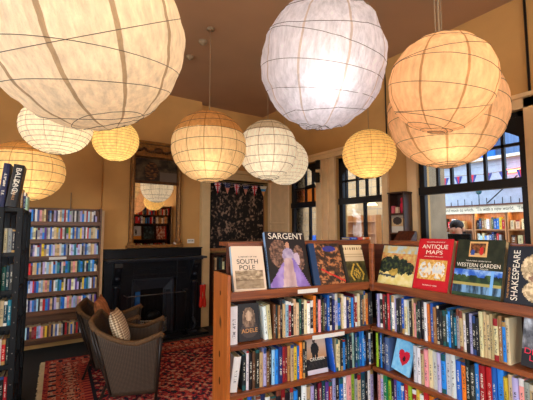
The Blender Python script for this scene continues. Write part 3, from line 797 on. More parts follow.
b = display_book(FR @ T(.288, .050, ZL), .222, .312, .042, (190,20,34), 'red hardback with golden double-hemisphere chart on its cover, on the display ledge', GL, redmap, 44, 60, roll=-.5)
ctext(b, 'ANTIQUE', .036, 'white_ink', .111, .250, width=.165); ctext(b, 'MAPS', .034, 'white_ink', .111, .216, width=.105)
ctext(b, 'THE COUNTRY LIFE BOOK OF', .009, 'white_ink', .111, .287, width=.12); ctext(b, 'HOW TO IDENTIFY AND COLLECT', .008, 'white_ink', .111, .198, width=.12); ctext(b, 'RONALD VERE', .010, 'white_ink', .111, .026, width=.09)
def garden(u, v):
    if .27 < u < .66 and .70 < v < .96:
        if not (.30 < u < .63 and .72 < v < .94): return (224,176,110)
        if ell(u, v, .54, .80, .05, .07): return (200,40,36)
        if ell(u, v, .36, .77, .045, .05): return (50,80,150)
        if v < .76: return (206,170,120)
        return mixc((70,40,24), (150,90,46), .5+fbm(u*20, v*20, 5))
    if v > .46: return mixc((28,34,22), (46,52,34), .5+fbm(u*7, v*7, 2))
    k = fbm(u*6, v*8, 13)
    if .78 < u < .84 and v > .06: return (120,180,236)
    if v > .24:
        if v < .36 + .06*fbm(u*6, 1, 3): return mixc((24,44,34), (70,96,50), .5+k)
        return mixc((38,92,196), (150,186,232), .35+k*1.4)
    if v > .20: return (170,160,90)
    if v > .06: return mixc((30,52,70), (120,164,206), .5+fbm(u*10, v*3, 8)*1.3)
    return mixc((30,56,40), (60,80,48), .5+k)
b = display_book(FR @ T(.535, .050, ZL), .250, .312, .042, (46,50,38), 'dark green hardback with lake view and small figure panel, on the ledge', GL, garden, 50, 62, roll=-.5)
ctext(b, 'WESTERN GARDEN', .030, 'white_ink', .125, .160, width=.225); ctext(b, 'THE PICTORIAL HISTORY OF THE', .009, 'white_ink', .125, .190, width=.13); ctext(b, 'CHRISTOPHER THACKER', .010, 'white_ink', .125, .148, width=.11)
def ruff(u, v):
    if u < .23: return (28,33,44)
    if ell(u, v, .60, .47, .22, .10) and fbm(u*6, v*30, 3) > 0: return (150,112,92)
    if ell(u, v, .56, .62, .31, .26) or ell(u, v, .62, .24, .32, .20):
        return mixc((156,132,96), (236,216,176), .5+fbm(u*14, v*14, 11)*1.3)
    return (28,33,44)
b = display_book(FR @ T(.802, .050, ZL), .250, .285, .04, (28,33,44), 'slate grey book with pale lace ruff and upright white title, rightmost on ledge', GL, ruff, 44, 50, roll=-1)
text('lettering', 'SHAKESPEARE', .042, M['white_ink'], b, T(.056, -.0022, .140) @ RY(R(-90)), width=.245)
text('lettering', 'THE HISTORY WORLD OF', .012, M['gold_ink'], b, T(.018, -.0022, .10) @ RY(R(-90)), width=.15)
# small books lying on the top board behind the inner corner
for i, (s, w_, cn_, nm) in enumerate(((.035, .075, 'blue', 'blue'), (.118, .05, 'red', 'red'), (.172, .06, 'orange', 'orange'))):
    Mw = FL @ T(s, .345, 1.5255) @ RY(R(90)) @ RZ(0) if False else FL @ T(s, .242, 1.5255 + .0) @ Matrix(((0,0,1,0),(0,1,0,0),(-1,0,0,.02),(0,0,0,1)))
    make_book(Mw, .018, w_, .10, nm, f'small {nm} book lying flat on the top board by the inner corner', 'small books lying on the top board')

# ---------------------------------------------------------------- tall bookcase left of the fireplace
e = empty('bookcase', (0, 5.52, 0), label='tall brown bookcase packed with paperbacks, left of the fireplace', cat='bookcase')
BZ = [.225, .565, .80, 1.03, 1.262, 1.482, 1.712]
for z in BZ: MB().box(-.24, .895, 0, .20, z-.055 if z > .3 else z-.03, z).build('shelf', M['bc_wood'], e, bevel=.003)
MB().box(-.24, .895, .20, .22, .1, 1.90).build('back_panel', M['bc_wood'], e)
for x in (-.262, .895): MB().box(x, x+.022, 0, .22, .0, 1.90).build('side_panel', M['bc_wood'], e)
MB().box(.30, .50, -.006, -.001, 1.262-.05, 1.262-.015).build('shelf_ticket', M['white'], e)
FB = T(0, 5.52, 0)
mixes = ['cwepnrmDpviaybehRksewdcnar', 'pBkwnvBdpkwRBpveiwbBswvneu', 'pnbBwvRuBwpeicwuvkwyBtpwrbe', 'pwBRmceBwrvwpieTtBGwntpBwe',
         'Bpwenvwpuyewbtpvwksbpwecvp', 'eywBpcnwvBuswebpyvhwRpecwb', 'pevBnwdiecrnpwhsvBwDpewnvr']
rown = ['bottom', 'sixth', 'fifth', 'fourth', 'third', 'second', 'top']
for z, cs, nm in zip(BZ, mixes, rown):
    rr = Row(FB, z, f'on the {nm} shelf of the tall bookcase', f'paperbacks on the {nm} shelf of the tall bookcase', .012, h=(.140,.160), w=(.018,.030), d=(.11,.13), pages=False)
    rr.fill(0, .885, cs[:13] + cs[::-1][:12] + cs[13:])
# ---------------------------------------------------------------- black steel shelving, near left
FS = T(-.012, 3.45, 0) @ RZ(R(-4.5))
e = empty('steel_shelving', label='black bolted steel shelving seen end-on at the far left edge', cat='shelving', M=FS)
SZ = [.05, .30, .575, .865, 1.135, 1.425, 1.776]
for z in SZ: MB().box(-.30, 0, .0, .82, z-.03, z).build('shelf', M['steel'], e)
for x0, y0, nm in ((-.155,-.012,1), (-.032,-.012,1), (-.155,.40,0), (-.032,.40,0), (-.032,.80,0), (-.155,.80,0), (-.31,-.012,0), (-.31,.8,0)):
    u = MB().box(x0, x0+.042, y0, y0+.012, 0, 1.775).box(x0+.036, x0+.042, y0, y0+.045, 0, 1.775)
    up = u.build('upright', M['steel'], e)
    if nm:
        bo = MB()
        for k in range(14): bo.lathe([(.005, 0), (.004, .003)], 8, 0, T(x0+.02, y0, .2+k*.115) @ RX(R(90)))
        bo.build('bolts', M['hole'], up)
rows = [(SZ[0], 'kDb'), (SZ[1], 'nkD'), (SZ[2], 'wRk'), (SZ[3], 'cTt'), (SZ[4], 'GTh'), (SZ[5], 'csk')]
names = ['lowest', 'second lowest', 'third lowest', 'third highest', 'second highest', 'highest']
for (z, cs), nm in zip(rows, names):
    rr = Row(FS, z, f'end of the {nm} steel shelf', 'books at the open end of the steel shelving', .012, h=(.17,.208), w=(.022,.030), d=(.15,.17))
    rr.fill(-.110, -.034, cs)
Mw = FS @ T(-.165, .0, 1.782) @ RY(R(5)); make_book(Mw, .045, .345, .20, 'navy', 'dark blue oversized book on top of the steel shelving, at the frame edge', None, rgb=(14,24,58))
Mw = FS @ T(-.112, .0, 1.787) @ RY(R(7))
bb = make_book(Mw, .072, .34, .20, 'black', 'tall black book with upright white lettering, leaning on top of the steel shelving', None, rgb=(16,15,18))
text('lettering', 'BALZAC', .05, M['white_ink'], bb, T(.024, -.002, .215) @ RY(R(90)), width=.19)
text('lettering', 'NOVELS', .022, M['gold_ink'], bb, T(.03, -.002, .09) @ RY(R(90)), width=.07)
for i, (cd, x, w_, h_) in enumerate((('k', -.075, .024, .215), ('a', -.048, .020, .205), ('n', -.025, .018, .175), ('f', -.004-.003, .02, .14))):
    Mw = FS @ T(x-.02, .62, 1.7765); make_book(Mw, w_, h_, .15, CODE[cd], f'{CODE[cd]} book standing at the far end on top of the steel shelving', 'books at the far end on top of the steel shelving')
M['rail'] = plain('dull_steel', c(96,92,90), .4, .7)
# ---------------------------------------------------------------- fireplace
e = empty('fireplace', (0,0,0), label='black slate fireplace with mantel shelf and cast-iron insert', cat='fireplace')
e.location = (1.72, 5.755, 0); fx = lambda x: x - 1.72; fy = lambda y: y - 5.755
def fb(*boxes):
    b = MB()
    for q in boxes: b.box(fx(q[0]), fx(q[1]), fy(q[2]), fy(q[3]), q[4], q[5])
    return b
for q in ((.985,1.40,5.60,5.755,0,1.16), (2.06,2.485,5.60,5.755,0,1.16)): fb(q).build('jamb', M['slate'], e, bevel=.006)
fb((1.40,2.06,5.61,5.755,.84,1.16), (1.25,2.2,5.595,5.61,1.0,1.02), (1.25,2.2,5.595,5.61,.92,.935)).build('frieze', M['slate'], e, bevel=.005)
fb((.995,2.50,5.42,5.755,1.150,1.182), (1.03,2.46,5.48,5.755,1.125,1.150)).build('mantel_shelf', M['grey_slate'], e, bevel=.006)
fb((.985,2.485,5.62,5.755,1.182,1.30), (.975,2.495,5.60,5.755,1.30,1.318)).build('upper_panel', M['slate'], e, bevel=.005)
for x in (1.10, 2.28):
    k = MB(); X = fx(x)
    k.prism([(fy(5.60), 1.13), (fy(5.46), 1.13), (fy(5.45), 1.06), (fy(5.50), .98), (fy(5.53), .90), (fy(5.585), .82), (fy(5.60), .80)], X, X+.11, 'x')
    k.build('corbel', M['slate'], e, bevel=.006)
    for z in (1.04, .90): MB().ball(X+.055, fy(5.49 if z > 1 else 5.53), z, .035, .03, .03).build('corbel_boss', M['grey_slate'], e)
    q = MB(); q.box(X-.02, X+.13, fy(5.53), fy(5.60), 0, .14); q.lathe([(.05,.14),(.042,.16),(.042,.74),(.055,.77),(.055,.80)], 16, 0, None, X+.055, fy(5.57))
    q.build('colonnette', M['slate'], e)
ins = MB()   # splayed bevelled frame round the opening
o = [(1.39,.0), (1.39,.84), (1.99,.84), (1.99,.0)]; i_ = [(1.52,.0), (1.52,.70), (1.87,.70), (1.87,.0)]
for a in range(3):
    p, q = o[a], o[a+1]; s, t = i_[a], i_[a+1]
    ins.add([(fx(p[0]), fy(5.59), p[1]), (fx(q[0]), fy(5.59), q[1]), (fx(t[0]), fy(5.66), t[1]), (fx(s[0]), fy(5.66), s[1]), (fx(p[0]), fy(5.70), p[1]), (fx(q[0]), fy(5.70), q[1]), (fx(t[0]), fy(5.70), t[1]), (fx(s[0]), fy(5.70), s[1])],
            [(0,1,2,3),(7,6,5,4),(0,4,5,1),(3,2,6,7)])
for x0, x1 in ((1.375,1.40), (1.98,2.005)): ins.box(fx(x0), fx(x1), fy(5.575), fy(5.61), 0, .86)
ins.box(fx(1.375), fx(2.005), fy(5.575), fy(5.61), .84, .865)
ins.build('insert_frame', M['grey_slate'], e)
for x0, x1, z in ((1.425, 1.495, 'l'), (1.89, 1.955, 'r')):
    zz = MB(); zz.box(fx(x0), fx(x1), fy(5.588 if z == 'l' else 5.60), fy(5.63), .05, .68); zz.build('tile_slip', M['bluetile'] if z == 'l' else M['grey_slate'], e)
bk = MB().box(fx(1.50), fx(1.90), fy(5.74), fy(5.754), .05, .72); 
ar = [(1.50,.72), (1.50,.50)] + [(1.70-.17*math.cos(math.pi*k/10), .50+.14*math.sin(math.pi*k/10)) for k in range(11)] + [(1.90,.50), (1.90,.72)]
for a in range(10):
    p0 = ar[2+a]; p1 = ar[3+a]
    bk.prism([(fx(p0[0]), p0[1]), (fx(p1[0]), p1[1]), (fx(p1[0]), .72), (fx(p0[0]), .72)], fy(5.685), fy(5.70), 'y')
bk.box(fx(1.50), fx(1.532), fy(5.685), fy(5.70), .05, .72).box(fx(1.868), fx(1.90), fy(5.685), fy(5.70), .05, .72)
bk.build('firebox', M['iron'], e)
fb((1.0,2.47,5.26,5.60,.0,.035)).build('hearth', M['slate'], e, bevel=.006)
g = MB()      # curved grate front
for z in (.07, .12, .17, .22, .255):
    g.tube([(fx(1.70+.20*math.cos(math.pi*k/14)), fy(5.60)-.10*math.sin(math.pi*k/14), z) for k in range(15)], .0075 if z not in (.07,.255) else .011, 6)
for k in range(1, 14): 
    x, y = fx(1.70+.20*math.cos(math.pi*k/14)), fy(5.60)-.10*math.sin(math.pi*k/14)
    g.tube([(x,y,.07),(x,y,.255)], .004, 5)
g.build('grate', M['silver'], e)
MB().ball(fx(1.70), fy(5.60), .30, .12, .07, .09).build('coals', M['iron'], e)
# ---------------------------------------------------------------- fire guard
e = empty('fire_guard', (1.68, 5.33, .036), label='thin wire fire guard with a raised top rail before the fireplace', cat='fire guard')
f = MB(); f.tube([(-.44,.16,.63), (-.43,0,.63), (.43,0,.632), (.44,.16,.632)], .008, 8)
f.build('top_rail', M['rail'], e)
for x in (-.43, .43):
    p = MB(); p.tube([(x,0,0), (x,0,.63)], .009, 8); p.ball(x, 0, .65, .018); p.box(x-.03, x+.03, -.05, .05, 0, .012); p.build('post', M['iron'], e)
f = MB()
for k in range(1, 14): f.tube([(-.43+.86*k/14, 0, .04), (-.43+.86*k/14, 0, .63)], .0022, 5)
f.tube([(-.43,0,.04), (.43,0,.04)], .005, 6); f.build('mesh_wires', M['iron'], e)
o = MB().tube([(0,0,.02), (.05,-.03,.12), (.02,.02,.22)], .02, 8).box(-.07, .07, -.06, .06, 0, .03).build('hearth_tool', M['grey_slate']); o.location = (2.24, 5.40, .036)
tag(o, 'grey iron hearth stand on the right end of the hearth', 'hearth tool')
# ---------------------------------------------------------------- red gloves on the pilaster
e = empty('oven_gloves', (2.495, 5.57, .34), label='pair of red cloth gloves hanging on the cream pilaster right of the fireplace', cat='gloves')
for s in (-1, 1):
    b = MB(); vs = []; prof = [(.020,0), (.034,.03), (.030,.12), (.020,.20), (.026,.28), (.034,.35), (.026,.365)]
    b.lathe(prof, 14, 0, T(s*.034, 0, 0) @ Matrix.Diagonal((1,.6,1,1)) @ RY(R(-2*s)))
    b.build('glove', M['red'], e)
MB().ball(0, 0, .375, .025, .02, .02).tube([(0,0,.37), (0,.085,.40)], .004).build('hook', M['silver'], e)
# ---------------------------------------------------------------- overmantel mirror
e = empty('overmantel_mirror', (1.735, 5.745, 1.325), label='tall gilt overmantel mirror with a dark painted upper panel, above the fireplace', cat='mirror')
b = MB().box(-.40, .40, -.03, 0, .03, 1.62); b.build('backboard', M['darkgilt'], e)
for x in (-.40, .345):
    b = MB(); b.box(x, x+.06, -.06, -.02, .06, 1.45); b.lathe([(.034,.08),(.036,.12),(.022,.14),(.022,1.28),(.036,1.31),(.03,1.36),(.04,1.40)], 14, 0, None, x+.03, -.06); b.box(x-.02, x+.08, -.10, -.02, 0, .08)
    b.build('column', M['gilt'], e, bevel=.003)
MB().box(-.44, .44, -.11, 0, -.0, .045).build('base_ledge', M['gilt'], e, bevel=.006)
b = MB(); b.box(-.42, .42, -.09, 0, 1.44, 1.62); b.box(-.46, .46, -.13, 0, 1.62, 1.665); b.box(-.44, .44, -.11, 0, 1.42, 1.445)
b.build('cornice', M['gilt'], e, bevel=.006)
s = MB()
for k in range(25):
    t = (k/24-.5)*2; s.ball(t*.34, -.10, 1.55 - .05*abs(math.sin(t*math.pi*1.5)), .022, .02, .022, 8)
s.ball(0, -.105, 1.53, .07, .03, .05); s.ball(-.36, -.10, 1.53, .05, .03, .06); s.ball(.36, -.10, 1.53, .05, .03, .06)
s.build('carved_swag', M['darkgilt'], e)
def dusk(u, v):
    if u > .58 and v < .40: return (104,90,78)  # pale rectangle: a reflection painted into the panel's colours
    k = fbm(u*5, v*4, 17)
    if ell(u, v, .38, .45, .16, .40): return mixc((40,26,18), (150,96,50), .3+fbm(u*12, v*12, 3))
    return mixc((34,28,22), (92,76,56), .35+k+.3*v)
art('painted_panel', .66, .36, 40, 24, dusk, e, T(-.33, -.032, 1.05))
MB().box(-.345, .345, -.05, -.02, 1.005, 1.05).box(-.345, .345, -.045, -.02, 1.40, 1.43).build('cross_rail', M['darkgilt'], e)
b = MB(); b.add([(-.33,-.033,.045), (.33,-.033,.045), (.33,-.033,1.005), (-.33,-.033,1.005)], [(0,1,2,3)]); b.build('mirror_glass', M['mirror'], e)
# ---------------------------------------------------------------- socket on the chimney breast
e = MB().box(0, .125, 0, .012, 0, .07).build('wall_socket', M['white'], bevel=.003); e.location = (2.283, BRY-.0125, 1.38)
tag(e, 'white wall socket plate right of the mirror base', 'socket')
k = MB()
for x in (.03, .065, .095): k.box(x-.008, x+.008, -.002, .0, .03, .05)
k.build('socket_holes', M['black'], e)
# ---------------------------------------------------------------- mural picture and bunting in the alcove
e = empty('mural_board', (2.68, WY-.06, 1.28), label='large black board with pale scratched drawing, framed in orange wood, under the bunting', cat='picture')
def mural(u, v):
    k = .55*fbm(u*7, v*6, 31, 6) + .75*fbm(u*24, v*22, 8, 5)
    g = .12*math.exp(-((u-.42)**2 + (v-.42)**2)*7)
    if abs((v - (.36+.35*abs(u-.42)))) < .012 and .1 < u < .8: k += .25
    t = (k-.10+g)*2.4
    return mixc((22,18,17), (158,128,106), t)
art('drawing', 1.165, 1.20, 120, 120, mural, e, T(.02, -.004, 0))
MB().box(.02, 1.185, 0, .03, 0, 1.20).build('board', M['black'], e)
MB().box(0, 1.205, -.012, .03, -.05, 0).box(1.185, 1.205, -.012, .03, -.05, 1.2).build('frame', M['orange_wood'], e, bevel=.003)
def ujack(u, v):
    if abs(u-.5) < .09 or abs(v-.72) < .06: return (206,30,44)
    if abs(u-.5) < .15 or abs(v-.72) < .10: return (236,226,226)
    d = min(abs((v-.72)-(u-.5)*.9), abs((v-.72)+(u-.5)*.9))
    if d < .05: return (206,30,44)
    if d < .11: return (236,226,226)
    return (36,50,120)
def stars(u, v):
    if v > .58: return (236,232,236) if (math.sin(u*34) > .6 and math.sin(v*40) > .6) else (40,50,96)
    return (206,110,90) if int(u*12) % 2 else (226,170,140)
def saltire(u, v): return (60,150,206) if v > .5 else (232,170,90)
def saltire2(u, v):
    if v > .74: return (236,226,200)
    return (60,150,206) if v > .48 else (232,160,90)
e = empty('flag_bunting', (2.70, 5.685, 2.43), label='string of small triangular flags across the top of the alcove', cat='bunting')
MB().tube([(-.03,0,.01), (.3,-.006,-.005), (.6,-.01,-.012), (.9,-.006,-.005), (1.18,0,.0)], .004, 5).build('string', M['cord'], e)
for i, fn in enumerate((ujack, stars, ujack, stars, ujack, saltire2)):
    x = .015 + i*.192; n = 22
    b = MB(); vs = []; cs = []
    me = bpy.data.meshes.new('flag'); V = []; Fc = []; C = []
    for j in range(n):
        for k in range(n):
            u0, u1, v0, v1 = k/n, (k+1)/n, j/n, (j+1)/n
            um, vm = (u0+u1)/2, (v0+v1)/2
            if abs(um-.5) > vm*.5: continue
            q = len(V)
            for (a_, b_) in ((u0,v0),(u1,v0),(u1,v1),(u0,v1)):
                a2 = .5 + max(-b_*.5, min(b_*.5, a_-.5)); V.append((x+a2*.155, -.014-.008*math.sin(a2*3+i), -.20+b_*.20))
            Fc.append((q,q+1,q+2,q+3)); C += list(c(*fn(um, vm)))*4
    me.from_pydata(V, [], Fc); me.materials.append(M['print']); at = me.color_attributes.new('print', 'FLOAT_COLOR', 'CORNER'); at.data.foreach_set('color', C)
    o = bpy.data.objects.new('flag', me); col.objects.link(o); o.parent = e
    if fn in (ujack, saltire2): o['label'] = 'red, white and blue flag' if fn is ujack else 'blue and yellow flag'
    else: o['label'] = 'flag with dark blue top and red stripes'
# low dark shelves under the mural
e = empty('bookcase', (2.70, 5.66, 0), label='low dark bookcase under the mural board in the alcove', cat='bookcase')
for x in (0, 1.14): MB().box(x, x+.02, -.02, .18, 0, 1.2).build('side_panel', M['case_wood'], e)
MB().box(.02, 1.14, .16, .18, .02, 1.2).build('back_panel', M['case_wood'], e)
for z in (.06, .36, .64, .92, 1.2): MB().box(.0 if z > 1 else .02, 1.16 if z > 1 else 1.14, -.02, .18, z-.025, z).build('shelf', M['case_wood'], e)
for z, cs, nm in ((.92, 'kekThckDkrnek', 'top'), (.64, 'hcekecaeRkwek', 'second'), (.36, 'rDRkwekDeckar', 'third')):
    Row(T(2.72, 5.66, 0), z, f'on the {nm} shelf of the low dark bookcase', f'books on the {nm} shelf of the low dark bookcase', .0, h=(.17,.22), w=(.03,.05), d=(.10,.13), pages=False).fill(.004, .5, cs)
# ---------------------------------------------------------------- rug
def rug():
    W_, H_ = 2.75, 3.0
    e = empty('persian_rug', (.30, 5.245, 0), R(-4), label='worn red persian rug with black and cream motifs under the wicker chairs', cat='rug')
    def med(x, y, cx, cy, rx, ry): return abs(x-cx)/rx + abs(y-cy)/ry
    def fn(u, v):
        x, y = u*W_, (1-v)*H_        # metres from the left and from the far edge
        d = min(x, y, W_-x, H_-y)
        k = fbm(x*9, y*9, 41); k2 = fbm(x*34, y*34, 5)
        red = (196,34,46); dk = (26,24,36); ora = (188,80,56); crm = (200,148,116); mar = (124,20,34)
        al = x if (abs(d-x) < 1e-6 or abs(d-(W_-x)) < 1e-6) else y
        run = y if al is x or al == x else x
        if d < .05: return mixc(ora, mar, .5+k2*2)
        if d < .12: return dk if (int(run*22) % 3 == 0) else (ora if k2 < .12 else crm)
        if d < .36:
            s = math.sin(run*2*math.pi/.16); t = (d-.24)/.12
            m = abs(t)*.9 + abs(s)*.55 + k2*.9
            if m < .42: return crm
            if m < .70: return ora
            if m < .95: return dk
            return mixc((176,70,50), ora, .5+k2*3)
        if d < .42: return ora if int(run*30) % 2 else mar
        if d < .46: return dk
        # field
        cx, cy = W_/2, H_/2
        x += .05*fbm(x*5, y*5, 61); y += .05*fbm(x*5, y*5, 67)
        q = (math.sin(x*2*math.pi/.13)*math.sin(y*2*math.pi/.12)) + k2*1.6 + k*.8
        mm = med(x, y, cx, cy, 1.0, 1.2) + k*.12
        if mm > 1: base = mixc((146,16,34), (184,32,44), .5+k)
        elif mm > .92: base = dk
        else: base = mixc((160,26,40), (184,66,54), .5+k)
        if q > .75: return crm
        if q > .45: return ora
        if q < -.55: return dk
        if q < -.35: return mixc(dk, mar, .4)
        return base
    vs = []; nx, ny = 240, 262
    o = art('pile', W_, H_, nx, ny, fn, e, RX(R(-90)) if False else Matrix(((1,0,0,0),(0,0,1,-H_),(0,-1,0,.011),(0,0,0,1))), mat=M['pile'])
    # pile lies in the xy plane: local z (v) -> y
    o.matrix_local = Matrix(((1,0,0,0),(0,0,1,-H_),(0,-1,0,.0115),(0,0,0,1)))
    MB().box(0, W_, -H_, 0, .001, .011).build('rug_backing', M['rug_edge'], e)
    rnd = random.Random(3)
    for s, x in ((-1, 0), (1, W_)):
        f = MB()
        for k in range(300):
            y = -H_*(k+.5)/300; L_ = rnd.uniform(.035, .055)
            f.box(min(x, x+s*L_), max(x, x+s*L_), y-.004, y+.004, .001, .006)
        f.build('fringe', M['fringe'], e)
M['pile'] = printed('rug_pile', .95); M['rug_edge'] = plain('rug_backing', c(90,36,30), .95); M['fringe'] = plain('cream_fringe', c(206,184,140), .9)
rug()
# ---------------------------------------------------------------- wicker armchairs
def armchair(loc, rz, label):
    e = empty('wicker_armchair', loc, rz, label, 'armchair', 'wicker tub armchairs facing the hearth')
    hw, dp = .30, .56        # half width, depth; faces +x, back at x=0
    NT = 40
    def plan(t, z):          # t 0..1 round the U from the -y front to the +y front; narrows towards the floor, back raked
        k = .82 + .18*min(1, z/.6)
        a = t*2-1; s = abs(a); cr = .07
        if s < .40: x, y = 0, (hw-cr)*s/.40
        elif s < .52:
            ph = (s-.40)/.12*math.pi/2; x = cr*(1-math.cos(ph)); y = hw-cr + cr*math.sin(ph)
        else: x = cr + (dp-cr)*(s-.52)/.48; y = hw*(1+.03*(s-.52)/.48)
        y = math.copysign(y, a)
        back = max(0, 1-x/dp)
        x = x + .20*(1-z/.75)*back - .05*back + .04*(1-z/.6)*(-(1-back))
        return (x, y*k, z)
    def rim(t):
        a = abs(t*2-1)
        if a < .40: return .76
        q = min(1, (a-.40)/.40)
        zz = .76 - .20*math.sin(q*math.pi/2)**.9
        return zz + (.075*((a-.80)/.20)**1.3 if a > .80 else 0)
    nz_ = 12; vs = []; uvs = []
    for i in range(NT+1):
        for j in range(nz_+1):
            t = i/NT; z = .10 + (rim(t)-.10)*j/nz_
            vs.append(plan(t, z)); uvs.append((t*3.2, z*2))
    b = MB(); fs = [(i*(nz_+1)+j, (i+1)*(nz_+1)+j, (i+1)*(nz_+1)+j+1, i*(nz_+1)+j+1) for i in range(NT) for j in range(nz_)]
    b.add(vs, fs, 0, True)
    o = b.build('tub_body', M['wicker'], e)
    uv = o.data.uv_layers.new(name='UVMap')
    for l in o.data.loops: uv.data[l.index].uv = uvs[l.vertex_index]
    so = o.modifiers.new('thick', 'SOLIDIFY'); so.thickness = .022; so.offset = 0
    pts = [Vector(plan(i/NT, rim(i/NT))) for i in range(NT+1)]
    p0 = pts[0]; p1 = pts[-1]
    pts = [p0 + Vector((.015,0,-.03))] + pts + [p1 + Vector((.015,0,-.03))]
    MB().tube(pts, .024, 8).build('braided_rim', M['wicker_rim'], e)
    for t in (0, 1):
        q = MB(); q.tube([plan(t, rim(t)-.02), plan(t, .35), plan(t, 0.0)], .017, 8, r2=.013); q.build('leg', M['chair_leg'], e)
    for t in (.28, .72):
        tp = plan(t, rim(t)); bt = plan(t, .1)
        q = MB(); q.tube([(tp[0]-.02, tp[1], tp[2]), (plan(t,.45)[0]-.02, plan(t,.45)[1], .45), (bt[0]-.03, bt[1], .22), (bt[0]-.11, bt[1], 0.0)], .016, 8, r2=.012); q.build('leg', M['chair_leg'], e)
    for t in (.265, .735):
        q = MB()
        tp = plan(t, rim(t)-.01); bt = plan(t, .12)
        s = 1 if t > .5 else -1
        q.tube([(tp[0]-.01, tp[1]+s*.016, tp[2]), plan(t, .40)[:1] + (plan(t,.40)[1]+s*.016, .40), (bt[0], bt[1]+s*.016, .12)], .012, 6)
        q.build('side_stave', M['chair_leg'], e)
    st = MB(); sp = [plan(i/20, .36) for i in range(21)]
    st.prism([(p[0]*.97+.01, p[1]*.95) for p in sp], .33, .37, 'z'); st.build('seat', M['wicker_rim'], e)
    cu = MB(); cp = [plan(i/20, .42) for i in range(21)]
    cu.prism([(p[0]*.95+.015, p[1]*.90) for p in cp], .371, .44, 'z'); cu.build('seat_cushion', M['brown_pad'], e, bevel=.02)
    return e
M['brown_pad'] = plain('brown_pad', c(112,72,42), .9, var=.15, scale=30)
def pillow(loc, rot, mat, label, sz=.19):
    b = MB(); n = 14; vs = []
    for side in (1, -1):
        for i in range(n+1):
            for j in range(n+1):
                u, v = i/n*2-1, j/n*2-1
                t = (1-abs(u)**2.6)*(1-abs(v)**2.6)
                pin = 1 - .08*(1-abs(u*v))* (abs(u)**4 + abs(v)**4)/1.0
                vs.append((u*sz*pin, side*(.065*max(0, t)**.6+.002), v*sz*pin))
    k = (n+1)**2
    fs = []
    for i in range(n):
        for j in range(n):
            q = (i*(n+1)+j, (i+1)*(n+1)+j, (i+1)*(n+1)+j+1, i*(n+1)+j+1)
            fs.append(q[::-1]); fs.append(tuple(x+k for x in q))
    b.add(vs, fs, 0, True)
    o = b.build('cushion', mat); o.location = loc; o.rotation_euler = rot
    tag(o, label, 'cushion'); return o
def check_mat(name, a, b_, s, dots=False):
    m, nt, bs = newmat(name); L = nt.links.new
    tc = N(nt, 'ShaderNodeTexCoord'); ch = N(nt, 'ShaderNodeTexChecker'); ch.inputs['Scale'].default_value = s
    mp = N(nt, 'ShaderNodeMapping'); mp.inputs['Scale'].default_value = (1,0,1); mp.inputs['Rotation'].default_value = (0, R(45) if dots else 0, 0)
    L(tc.outputs['Object'], mp.inputs[0]); L(mp.outputs[0], ch.inputs[0])
    ch.inputs[1].default_value = a; ch.inputs[2].default_value = b_
    L(ch.outputs[0], bs.inputs['Base Color']); bs.inputs['Roughness'].default_value = .9
    return m
armchair((.67, 3.83, .019), R(-19), 'nearer wicker tub armchair, its woven side towards the camera, at the lower left')
armchair((.645, 4.60, .019), R(-17), 'farther wicker tub armchair, mostly hidden behind the nearer one')
pillow((.82, 3.74, .655), (R(-20), R(4), R(70)), check_mat('checked_cloth', c(236,214,176), c(150,116,84), 62, True), 'cream and tan checked cushion leaning in the nearer armchair')
pillow((.80, 4.52, .655), (R(-18), R(-3), R(72)), plain('rust_floral_cloth', c(178,112,68), .9, var=.45, scale=26), 'rust patterned cushion leaning in the farther armchair')
# ---------------------------------------------------------------- dark display case behind the corner bookcase
e = empty('display_case', (3.68, 2.585, 0), 0, 'narrow dark wooden display case standing against the wall between two windows', 'cabinet')
# opening faces -x
for y in (0, .197): MB().box(-.0, .178, y, y+.018, 0, 2.035).build('side_panel', M['case_wood'], e, bevel=.003)
MB().box(-.01, .185, -.008, .223, 2.035, 2.055).build('top_board', M['case_wood'], e, bevel=.003)
MB().box(.160, .178, .018, .197, 0, 2.035).build('back_panel', M['case_wood'], e)
for z in (.9, 1.2, 1.57, 1.80): MB().box(.004, .16, .018, .197, z-.018, z).build('shelf', M['case_wood'], e)
MB().box(.0, .018, .018, .197, .0, .88).build('door', M['case_wood'], e)
def tin(name, x, y, z, w, d, h, mat, lab, cat='box'):
    o = MB().box(0, d, 0, w, 0, h).box(-.001, d+.001, -.001, w+.001, h*.82, h*.86).build(name, mat, bevel=.004); o.location = (x, y, z); return tag(o, lab, cat)
pk = plain('pink_card', c(214,96,104), .6, var=.2, scale=20); pr = plain('pink_red_cloth', c(214,40,70), .7, var=.2, scale=20); cr = plain('cream_card', c(222,196,160), .6)
tin('card_box', 3.70, 2.735, 1.801, .038, .04, .09, pk, 'small pink box on the upper shelf of the display case')
tin('card_box', 3.71, 2.690, 1.801, .035, .04, .075, cr, 'small cream box on the upper shelf of the display case')
o = MB().lathe([(.02,0),(.028,.03),(.032,.10),(.018,.13),(.028,.16),(.02,.185),(.006,.19)], 14).build('figurine', pr); o.location = (3.76, 2.655, 1.801)
tag(o, 'rosy red ornament on the upper shelf of the display case', 'ornament')
def photo(u, v):
    if v < .38: return (212,206,190)
    return (60,52,50) if ell(u, v, .5, .68, .38, .22) else (206,176,130) if v < .8 else (150,140,126)
o = MB().box(0, .012, 0, .165, 0, .205).build('picture_card', M['white']); o.location = (3.70, 2.610, 1.5705); tag(o, 'white card with a dark photograph on the lower shelf of the display case', 'card')
art('photograph', .165, .205, 22, 22, photo, o, T(-.001, .165, 0) @ RZ(R(-90)))
o = MB().prism([(0,0), (.12,0), (.12,.18), (.10,.19), (.0,.08)], 0, .22, 'y').build('sloping_stand', M['dark_wood']); o.location = (3.53, 2.41, 1.4005)
tag(o, 'reddish brown sloping stand in front of the display case', 'stand')
